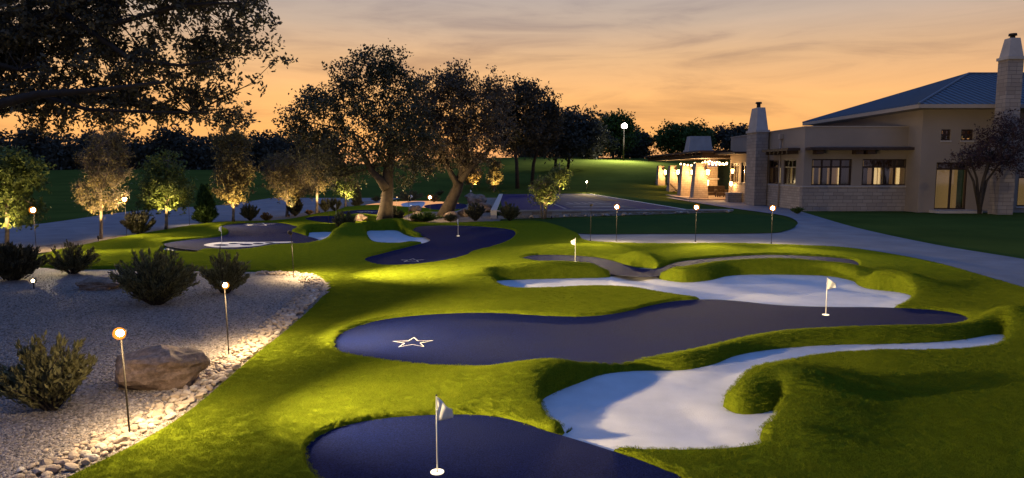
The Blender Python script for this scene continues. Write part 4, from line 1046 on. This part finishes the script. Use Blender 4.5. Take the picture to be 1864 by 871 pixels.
def window(axis, pos, h, ncol, trans=.30, rooms=None, seed=0):
    """frame, mullions and panes set .12 m into the opening, a self-glowing room panel behind"""
    a0, a1, z0, z1 = h; r = random.Random(seed); dpt = .14
    def bx(mb, a, b, lo, hi, d0, d1):
        if axis == 'x': mb.box((a, pos+d0, lo), (b, pos+d1, hi))
        else: mb.box((pos+d0, a, lo), (pos+d1, b, hi))
        return mb
    f = MB(); fw = .075
    bx(f, a0, a0+fw, z0, z1, .06, .18); bx(f, a1-fw, a1, z0, z1, .06, .18); bx(f, a0+fw, a1-fw, z0, z0+fw, .06, .18); bx(f, a0+fw, a1-fw, z1-fw, z1, .06, .18)
    fo = cpart(f, 'window', FRAME)
    zt = z1 - (z1-z0)*trans; cw_ = (a1-a0-2*fw)/ncol
    for i in range(1, ncol):
        sub(bx(MB(), a0+fw+cw_*i-.045, a0+fw+cw_*i+.045, z0+fw, z1-fw, .07, .17), 'mullion', FRAME, fo)
    sub(bx(MB(), a0+fw, a1-fw, zt-.05, zt+.05, .075, .165), 'transom', FRAME, fo)
    for i in range(ncol):
        p0, p1 = a0+fw+cw_*i+.046, a0+fw+cw_*(i+1)-.046
        sub(bx(MB(), p0, p1, zt+.051, z1-fw, .115, .125), 'pane', GLASSU, fo)
        sub(bx(MB(), p0, p1, z0+fw, zt-.051, .115, .125), 'pane', GLASSP, fo)
    sub(bx(MB(), a0-.05, a1+.05, z0-.10, z0-.002, -.06, .10), 'sill', CAPST, fo)
    # the room: self-glowing back wall with darker furniture / curtains in front of it
    bk = bx(MB(), a0+.02, a1-.02, z0-.1, z1, .9, .95); sub(bk, 'room_wall', ROOM, fo)
    for (u0, u1, m_, dd_) in (rooms or []):
        sub(bx(MB(), a0+(a1-a0)*u0, a0+(a1-a0)*u1, z0+.02, zt+(z1-zt)*.1, dd_, dd_+.04), 'curtain' if m_ is not ROOMB else 'glow_panel', m_, fo)
    return fo
def glass(name, tint):
    m = bpy.data.materials.new(name); m.use_nodes = True; t = m.node_tree; t.nodes.clear()
    o = N(t, 'ShaderNodeOutputMaterial'); tr = N(t, 'ShaderNodeBsdfTransparent'); tr.inputs[0].default_value = (*tint, 1)
    gl = N(t, 'ShaderNodeBsdfGlossy'); gl.inputs['Roughness'].default_value = .05; gl.inputs[0].default_value = (.8,.8,.85,1)
    ms = N(t, 'ShaderNodeMixShader'); ms.inputs[0].default_value = .16
    t.links.new(tr.outputs[0], ms.inputs[1]); t.links.new(gl.outputs[0], ms.inputs[2]); t.links.new(ms.outputs[0], o.inputs[0]); return m
GLASSP = glass('window_glass', (.85,.83,.8)); GLASSU = glass('shaded_glass', (.16,.13,.13))
window('x', YS, w1, 4, rooms=[(.14,.24,FRAME,.4),(.30,.47,FRAME,.42),(.52,.72,CURTAIN,.5),(.75,.78,ROOMB,.45),(.82,.95,FRAME,.4),(.24,.28,CURTAIN,.5)])
window('x', YS, w2, 4, rooms=[(.02,.06,ROOMB,.45),(.08,.20,FRAME,.4),(.23,.34,CURTAIN,.5),(.36,.42,ROOMB,.45),(.45,.49,ROOMB,.45),(.51,.69,FRAME,.4),(.72,.84,CURTAIN,.5),(.86,.93,ROOMB,.45)])
window('y', XW, ww[0], 3, rooms=[(.1,.3,ROOMB,.45),(.45,.7,FRAME,.4)])
window('y', XW, wg[0], 3, .12, rooms=[(.05,.35,ROOMB,.45),(.5,.75,ROOMB,.45)]); window('y', XW, wg[1], 2, .12, rooms=[(.1,.3,CURTAIN,.4)])
window('y', XW, ww[1], 3, rooms=[(.1,.4,FRAME,.4),(.55,.65,ROOMB,.45)])
# timber brow canopies with brackets
cz = at(1500, 271, YS)[2]
cpart(MB().box((XW+.05, YS-.75, cz-.10), (XE+.05, YS-.002, cz+.06)), 'canopy', WOODD)
for px in (1485, 1556, 1577, 1660):
    x = xz(px, 300, YS)[0]; cpart(MB().box((x-.22, YS-.55, cz-.34), (x+.22, YS-.004, cz-.102)), 'canopy_bracket', WOODD)
cpart(MB().box((XW-.80, YS+.6, cz-.10), (XW-.002, 47.0, cz+.06)), 'canopy', WOODD)
for i in range(6):
    y = YS+.9+i*.7; cpart(MB().box((XW-.70, y, cz-.30), (XW-.004, y+.14, cz-.102)), 'canopy_bracket', WOODD)
cpart(MB().box((XW-1.3, 51.2, cz-.10), (XW-.002, 56.6, cz+.06)), 'canopy', WOODD)
cpart(MB().tube([(XW-.13, yw(1421.5), ZP-.3), (XW-.13, yw(1421.5), .02)], .055, 8), 'downspout', FASCIA, True)
cpart(MB().box((XW-.25, yw(1421.5)-.15, ZP-.55), (XW-.01, yw(1421.5)+.15, ZP-.25)), 'rain_head', FASCIA)
# chimney of the wing
YC = 47.6; xc0, xc1 = at(1375,300,YC)[0], at(1397,300,YC)[0]; xc = .5*(xc0+xc1); wch = xc1-xc0
def chimney(xc, yc, wch, dch, zb, zs, zt, zf, zm=None):
    o = cpart(MB().box((xc-wch/2, yc, zb), (xc+wch/2, yc+dch, zs)), 'chimney', LIME)
    sub(MB().box((xc-wch/2-.07, yc-.07, zs), (xc+wch/2+.07, yc+dch+.07, zs+.16)), 'chimney_shoulder', CAPST, o)
    sub(MB().frustum((xc, yc+dch/2), wch*.96, dch*.96, wch*.62, dch*.62, zs+.16, zt), 'chimney_cap', CAPST, o)
    sub(MB().tube([(xc, yc+dch/2, zt), (xc, yc+dch/2, zf)], .13, 10), 'flue', BRONZE, o, True)
    sub(MB().tube([(xc, yc+dch/2, zf), (xc, yc+dch/2, zf+.12)], [.22,.20], 10), 'flue_cap', BRONZE, o, True)
    return o
chimney(xc, YC, wch, 1.9, -.1, at(1380,241,YC)[2], at(1380,195,YC)[2], at(1380,187,YC)[2])
# tall block
XT1 = 33.0; ZE = at(1672, 197, 39.6)[2]; XE0 = at(1672, 197, 39.6)[0]
door = (*[xz(a, 300, YM)[0] for a in (1705, 1763)], .12, xz(1700, 296, YM)[1])
sw1 = (*[xz(a, 300, YM)[0] for a in (1710, 1727)], xz(1700, 256, YM)[1], xz(1700, 236, YM)[1])
sw2 = (*[xz(a, 300, YM)[0] for a in (1746, 1768)], sw1[2], sw1[3])
sw3 = (*[xz(a, 300, YM)[0] for a in (1856, 1900)], .3, xz(1700, 310, YM)[1])
wall_with_openings('wall', STUCCO, 'x', YM, XE, XT1, -.2, ZE, .35, [door, sw1, sw2, sw3])
cpart(MB().box((XE, YM+.35, -.2), (XE+.35, 56, ZE-.003)), 'wall', STUCCO)
window('x', YM, door, 2, .14, rooms=[]); window('x', YM, sw1, 2, .5); window('x', YM, sw2, 2, .5); window('x', YM, sw3, 2, .2)
cpart(MB().box((door[0]-.3, YM-.9, -.15), (door[1]+.4, YM-.002, .10)), 'doorstep', CAPST)
# hip roof
tR = 7.85; s_ = .35; x0, y0 = XE0, 39.6; apex = Vector((x0+tR, y0+tR, ZE+.22+s_*tR)); XR = 40.0
zE = ZE+.22
rm = MB(); rm.poly([(x0,y0,zE),(XR,y0,zE),(XR,y0+tR,apex.z),tuple(apex)]); rm.poly([(x0,y0+2*tR,zE),(x0,y0,zE),tuple(apex)]); rm.poly([tuple(apex),(XR,y0+tR,apex.z),(XR,y0+2*tR,zE),(x0,y0+2*tR,zE)])
roof = cpart(rm, 'roof', ROOFM)
sub(MB().box((x0, y0, ZE), (XR, y0+2*tR, zE-.004)), 'fascia', FASCIA, roof)
nrmS = Vector((0,-s_,1)).normalized()
k = 0
x = x0+.3
while x < XR-1:                                      # standing seams, south slope
    t = min(x-x0, tR); sub(MB().tube([(x, y0+.02, zE+.03), (x, y0+t-.05, zE+s_*(t-.05)+.03)], .030, 4), 'roof_seam', SEAMM, roof); x += .42
y = y0+.35
while y < y0+2*tR-.2:                               # west slope
    t = min(y-y0, y0+2*tR-y); sub(MB().tube([(x0+.02, y, zE+.03), (x0+t-.05, y, zE+s_*(t-.05)+.03)], .030, 4), 'roof_seam', SEAMM, roof); y += .42
sub(MB().tube([(x0,y0,zE+.03), tuple(apex+Vector((0,0,.04)))], .075, 6), 'hip_cap', SEAMM, roof); sub(MB().tube([(x0,y0+2*tR,zE+.03), tuple(apex+Vector((0,0,.04)))], .06, 6), 'hip_cap', SEAMM, roof)
sub(MB().tube([tuple(apex+Vector((0,0,.04))), (XR, apex.y, apex.z+.04)], .075, 6), 'ridge_cap', SEAMM, roof)
YC2 = 38.7; xa, xb = at(1822,300,YC2)[0], at(1850,300,YC2)[0]
chimney(.5*(xa+xb), YC2, xb-xa, .8, -.1, at(1830,108,YC2)[2], at(1830,68,YC2)[2], at(1830,63,YC2)[2])

# ------------------------------------------------------------------ patio pavilion (stands apart, beyond the wing)
YP = 57.0; XP = 15.2
pav = empty('patio_pavilion', (XP, YP, 0)); tag(pav, 'open patio pavilion with tapered lit stone piers beyond the clubhouse wing', 'building')
def pp_(mb, name, m, parent=None, smooth=False):
    mb.v = [(x-XP, y-YP, z) for x, y, z in mb.v]; return mb.build(name, m, parent or pav, smooth)
piers = [(1276, 57.5, 24), (1250, 62.5, 20), (1226, 68.5, 15), (1204, 75.0, 13)]
zr = 0.0
lant = []
for px, Y, wpx in piers:
    x, _, _ = at(px, 330, Y); wd = wpx*Y/F*1.02; zt = at(px, 297 if Y < 60 else 302, Y)[2]
    o = pp_(MB().frustum((x, Y+.5), wd*1.12, 1.25, wd*.78, .95, .0, zt), 'pier', LIMESM)
    lant.append((x+wd*.40, Y-.28, at(px, 314, Y)[2]))
zt0 = at(1276, 293, 57.5)[2]; zroof = at(1290, 276, 57.0)[2]
x_l = at(1194, 300, 77)[0]-.6
rf = MB(); zr0 = zt0+.02
rf.box((x_l, 56.2, zroof-.55), (21.5, 78.5, zroof-.12)); pp_(rf, 'roof_beam', WOODD)
pp_(MB().box((x_l-.4, 55.7, zroof-.12), (21.8, 79.0, zroof+.03)), 'roof', WOODD)
for i in range(13):
    y = 56.9+i*1.7; pp_(MB().box((x_l-.35, y, zroof-.30), (x_l-.002, y+.16, zroof-.122)), 'rafter', WOODD)
cx_, _, _ = at(1276, 260, 60); z0c, z1c = zroof+.03, at(1276, 248, 60)[2]
pp_(MB().frustum((cx_, 60.8), 42*60/F*1.05, 1.6, 36*60/F, 1.25, z0c, z1c), 'chimney_cap', CAPST)
pp_(MB().box((cx_-1.1, 59.9, zroof+.031), (cx_+1.1, 61.7, zroof+.2)), 'chimney_base', CAPST)
# floor, fireplace wall, side screen
pp_(MB().box((x_l-1.0, 56.0, -.2), (21.5, 79.5, .10)), 'floor', PATIO)
fw0, fw1 = at(1286,330,64)[0], at(1306,330,64)[0]
fp = pp_(MB().frustum((.5*(fw0+fw1), 64.6), (fw1-fw0)*1.06, 1.1, (fw1-fw0)*.98, 1.1, .10, zroof-.56), 'fireplace', LIMESM)
o = MB().box((fw0+.12, 63.85, 2.75), (fw0+.95, 63.99, 3.25)); pp_(o, 'television', TV)
pp_(MB().box((fw0-.05, 63.7, 1.55), (fw1+.05, 64.0, 1.66)), 'mantel', CAPST)
gs0, gs1 = at(1305,330,66)[0]+.06, at(1326,330,66)[0]
pp_(MB().box((gs0, 66, .10), (gs1, 66.1, zroof-.56)), 'green_screen', mat('green_panel', (.035,.06,.035), .7, var=.2, scale=5))
# bench wall between patio and wing
bx0, bx1 = at(1322,360,53)[0], at(1347,360,53)[0]
pp_(MB().box((bx0, 52.6, -.1), (bx1, 53.2, .62)), 'bench_wall', LIMESM)
pp_(MB().box((bx0-.05, 52.55, .62), (bx1+.05, 53.25, .70)), 'bench_cap', CAPST)
# wall lanterns on the piers, each with its own light
def lantern(x, y, z, label, e=70, s=1.0):
    t = empty('wall_lantern', (x, y, z)); tag(t, label, 'lantern', 'lanterns on the patio piers')
    MB().frustum((0,0), .16*s, .16*s, .22*s, .22*s, -.2*s, .2*s).build('glass', LANTERN, t)
    MB().frustum((0,0), .30*s, .30*s, .06*s, .06*s, .2*s, .32*s).build('cap', BRONZE, t)
    MB().box((-.02,.12*s,-.02), (.02,.34*s,.02)).build('bracket', BRONZE, t)
    light('POINT', 'lamp_light', (0,-.32*s,0), e, (1,.56,.20), t, rad=.12)
    return t
labs = ['wall lantern on nearest, widest patio pier', 'wall lantern on second patio pier from the front', 'wall lantern on third patio pier from the front', 'wall lantern on farthest patio pier at left']
for (x, y, z), lb in zip(lant, labs): lantern(x, y, z, lb, 270)
lx, _, lz = at(1283, 333, 63.4); lantern(lx+.15, 63.3, lz, 'tall table lantern glowing before the patio fireplace', 110, 1.25)
lz = at(1337, 312, 54.6)[2]; lantern(XW-.30, 54.6, lz, 'added upper lantern standing for a light in the patio door glass', 70, .8)  # added lantern stands in for a light showing in the door glass
lz = at(1336, 335, 54.9)[2]; lantern(XW-.30, 54.9, lz, 'added lower lantern standing for a light in the patio door glass', 70, .8)  # likewise added, for the lower light in the glass
# string lights
st = empty('string_lights', (XP, 57, 3)); tag(st, 'festoon string lights with warm bulbs under the patio roof', 'string lights')
for j, (a, b, Ya, Yb, n, sag) in enumerate([((1236,297),(1326,295),62,57,14,5),((1262,296),(1305,290),60,66,9,5),((1290,291),(1325,297),64,58,8,4)]):
    pts_ = []
    for i in range(n*2+1):
        u = i/(n*2); Y = Ya+(Yb-Ya)*u; px = a[0]+(b[0]-a[0])*u; py = a[1]+(b[1]-a[1])*u+sag*math.sin(u*math.pi*2)**2*.6
        pts_.append(Vector(at(px, py, Y))-st.location)
    MB().tube(pts_, .012, 5).build('cable', BRONZE, st)
    for i in range(1, n*2, 2):
        bm = bmesh.new(); bmesh.ops.create_icosphere(bm, subdivisions=2, radius=.075); me = bpy.data.meshes.new('bulb'); bm.to_mesh(me); bm.free(); me.materials.append(BULB)
        o = link(bpy.data.objects.new('bulb', me), st); o.location = pts_[i]-Vector((0,0,.09))
light('POINT', 'string_glow', (1.6, 3.5, -.1), 420, (1,.56,.20), st, rad=.4)
# patio furniture
def lounge_chair(x, y, rz, label):
    t = empty('deck_chair', (x, y, .10), rz); tag(t, label, 'chair', 'folding chairs on the patio')
    for s in (-.28, .28):
        MB().tube([(s,-.5,0),(s,.45,.95)], .025, 6).build('leg', FURN, t); MB().tube([(s,.45,0),(s,-.35,.45)], .025, 6).build('leg', FURN, t)
    for i in range(4): MB().box((-.27, -.30+i*.17, .40), (.27, -.16+i*.17, .43)).build('seat_slat', FURN, t)
    for i in range(4):
        z = .52+i*.13; y_ = .05+i*.11; MB().box((-.27, y_, z), (.27, y_+.03, z+.10)).build('back_slat', FURN, t)
for px, py, Y, lb in ((1222,352,69,'folding deck chair between the second and third patio piers'),(1228,353,67.5,'folding deck chair in front of third patio pier, right of pair'),(1199,351,76,'folding deck chair by the farthest patio pier')):
    x, _, _ = at(px, py, Y); lounge_chair(x, Y, 1.2, lb)
def sofa(x, y, wd, label):
    t = empty('patio_sofa', (x, y, .10)); tag(t, label, 'sofa', 'wicker seats on the patio')
    MB().box((-wd/2,-.4,.12),(wd/2,.4,.42)).build('seat', FURN, t, bevel=.04); MB().box((-wd/2,.28,.42),(wd/2,.42,.95)).build('backrest', FURN, t, bevel=.04)
    for s in (-1,1): MB().box((s*wd/2-.08,-.4,.42),(s*wd/2+.08,.27,.65)).build('armrest', FURN, t, bevel=.03)
    for sx in (-1,1):
        for sy in (-1,1): MB().box((sx*(wd/2-.1)-.04, sy*.3-.04, 0),(sx*(wd/2-.1)+.04, sy*.3+.04, .12)).build('leg', FURN, t)
x, _, _ = at(1294, 352, 60); sofa(x, 60, 1.6, 'wide wicker sofa in front of the patio fireplace')
x, _, _ = at(1312, 352, 59.5); sofa(x, 59.5, .9, 'single wicker armchair right of the patio sofa')
x, _, _ = at(1258, 352, 64); sofa(x, 64, .8, 'wicker armchair behind the nearest patio pier')

# ------------------------------------------------------------------ ornamental tree by the clubhouse door
t = tree('ornamental_tree', 1783, 386, [(1825,258,40,32),(1855,228,36,28),(1775,282,38,20),(1862,280,36,34),(1810,295,34,16)], 'purple-leaved ornamental tree in front of the clubhouse door', 130, 50, .24, .11, PURPLELEAF,
     [(1783,386),(1785,360),(1790,330),(1798,300),(1806,275)], [.11,.10,.09,.07,.04], BARKD, seed=71, maxc=150, Y=37.5, start=.35)
mbk = MB()
for (a, b, c) in ((1772,330,1752),(1778,325,1766),(1796,330,1825)):
    mbk.tube([Vector(at(q, r_, 37.5))-t.location for q, r_ in ((1783,386),(a,b),(c,290),(c-4,270))], [.08,.06,.04,.02], 8)
mbk.build('stem', BARKD, t, True)

# ------------------------------------------------------------------ floodlight and white bunker across the fairway
fx, fy, fz = at(1136, 230, 104); gz_ = hz(1136, 104)
t = empty('floodlight', (fx, fy, gz_)); tag(t, 'tall floodlight mast shining above the far trees', 'floodlight')
MB().tube([(0,0,-.2),(0,0,fz-gz_)], [.12,.07], 10).build('mast', BRONZE, t, True)
MB().box((-.5,-.15,fz-gz_-.35),(.5,.15,fz-gz_+.35)).build('head', BRONZE, t)
bm = bmesh.new(); bmesh.ops.create_uvsphere(bm, u_segments=16, v_segments=10, radius=.40); me = bpy.data.meshes.new('lens'); bm.to_mesh(me); bm.free(); me.materials.append(FLOODM)
o = link(bpy.data.objects.new('lens', me), t); o.location = (0,-.45,fz-gz_)
light('SPOT', 'lamp_light', (0,-1.2,fz-gz_), 15000, (1,.95,.72), t, (-.35,-.55,-.75), R(150), .8, .4)
pf = [(985,292.2),(1010,290.6),(1040,290.2),(1070,291),(1085,292.6),(1040,293.4)]
V_ = []
for a, b in pf:
    Y = 108; V_.append(at(a, b, 108 + (293.4-b)*2.0))
MB().poly(V_).build('far_bunker', SAND)
struct(bpy.data.objects['far_bunker'])
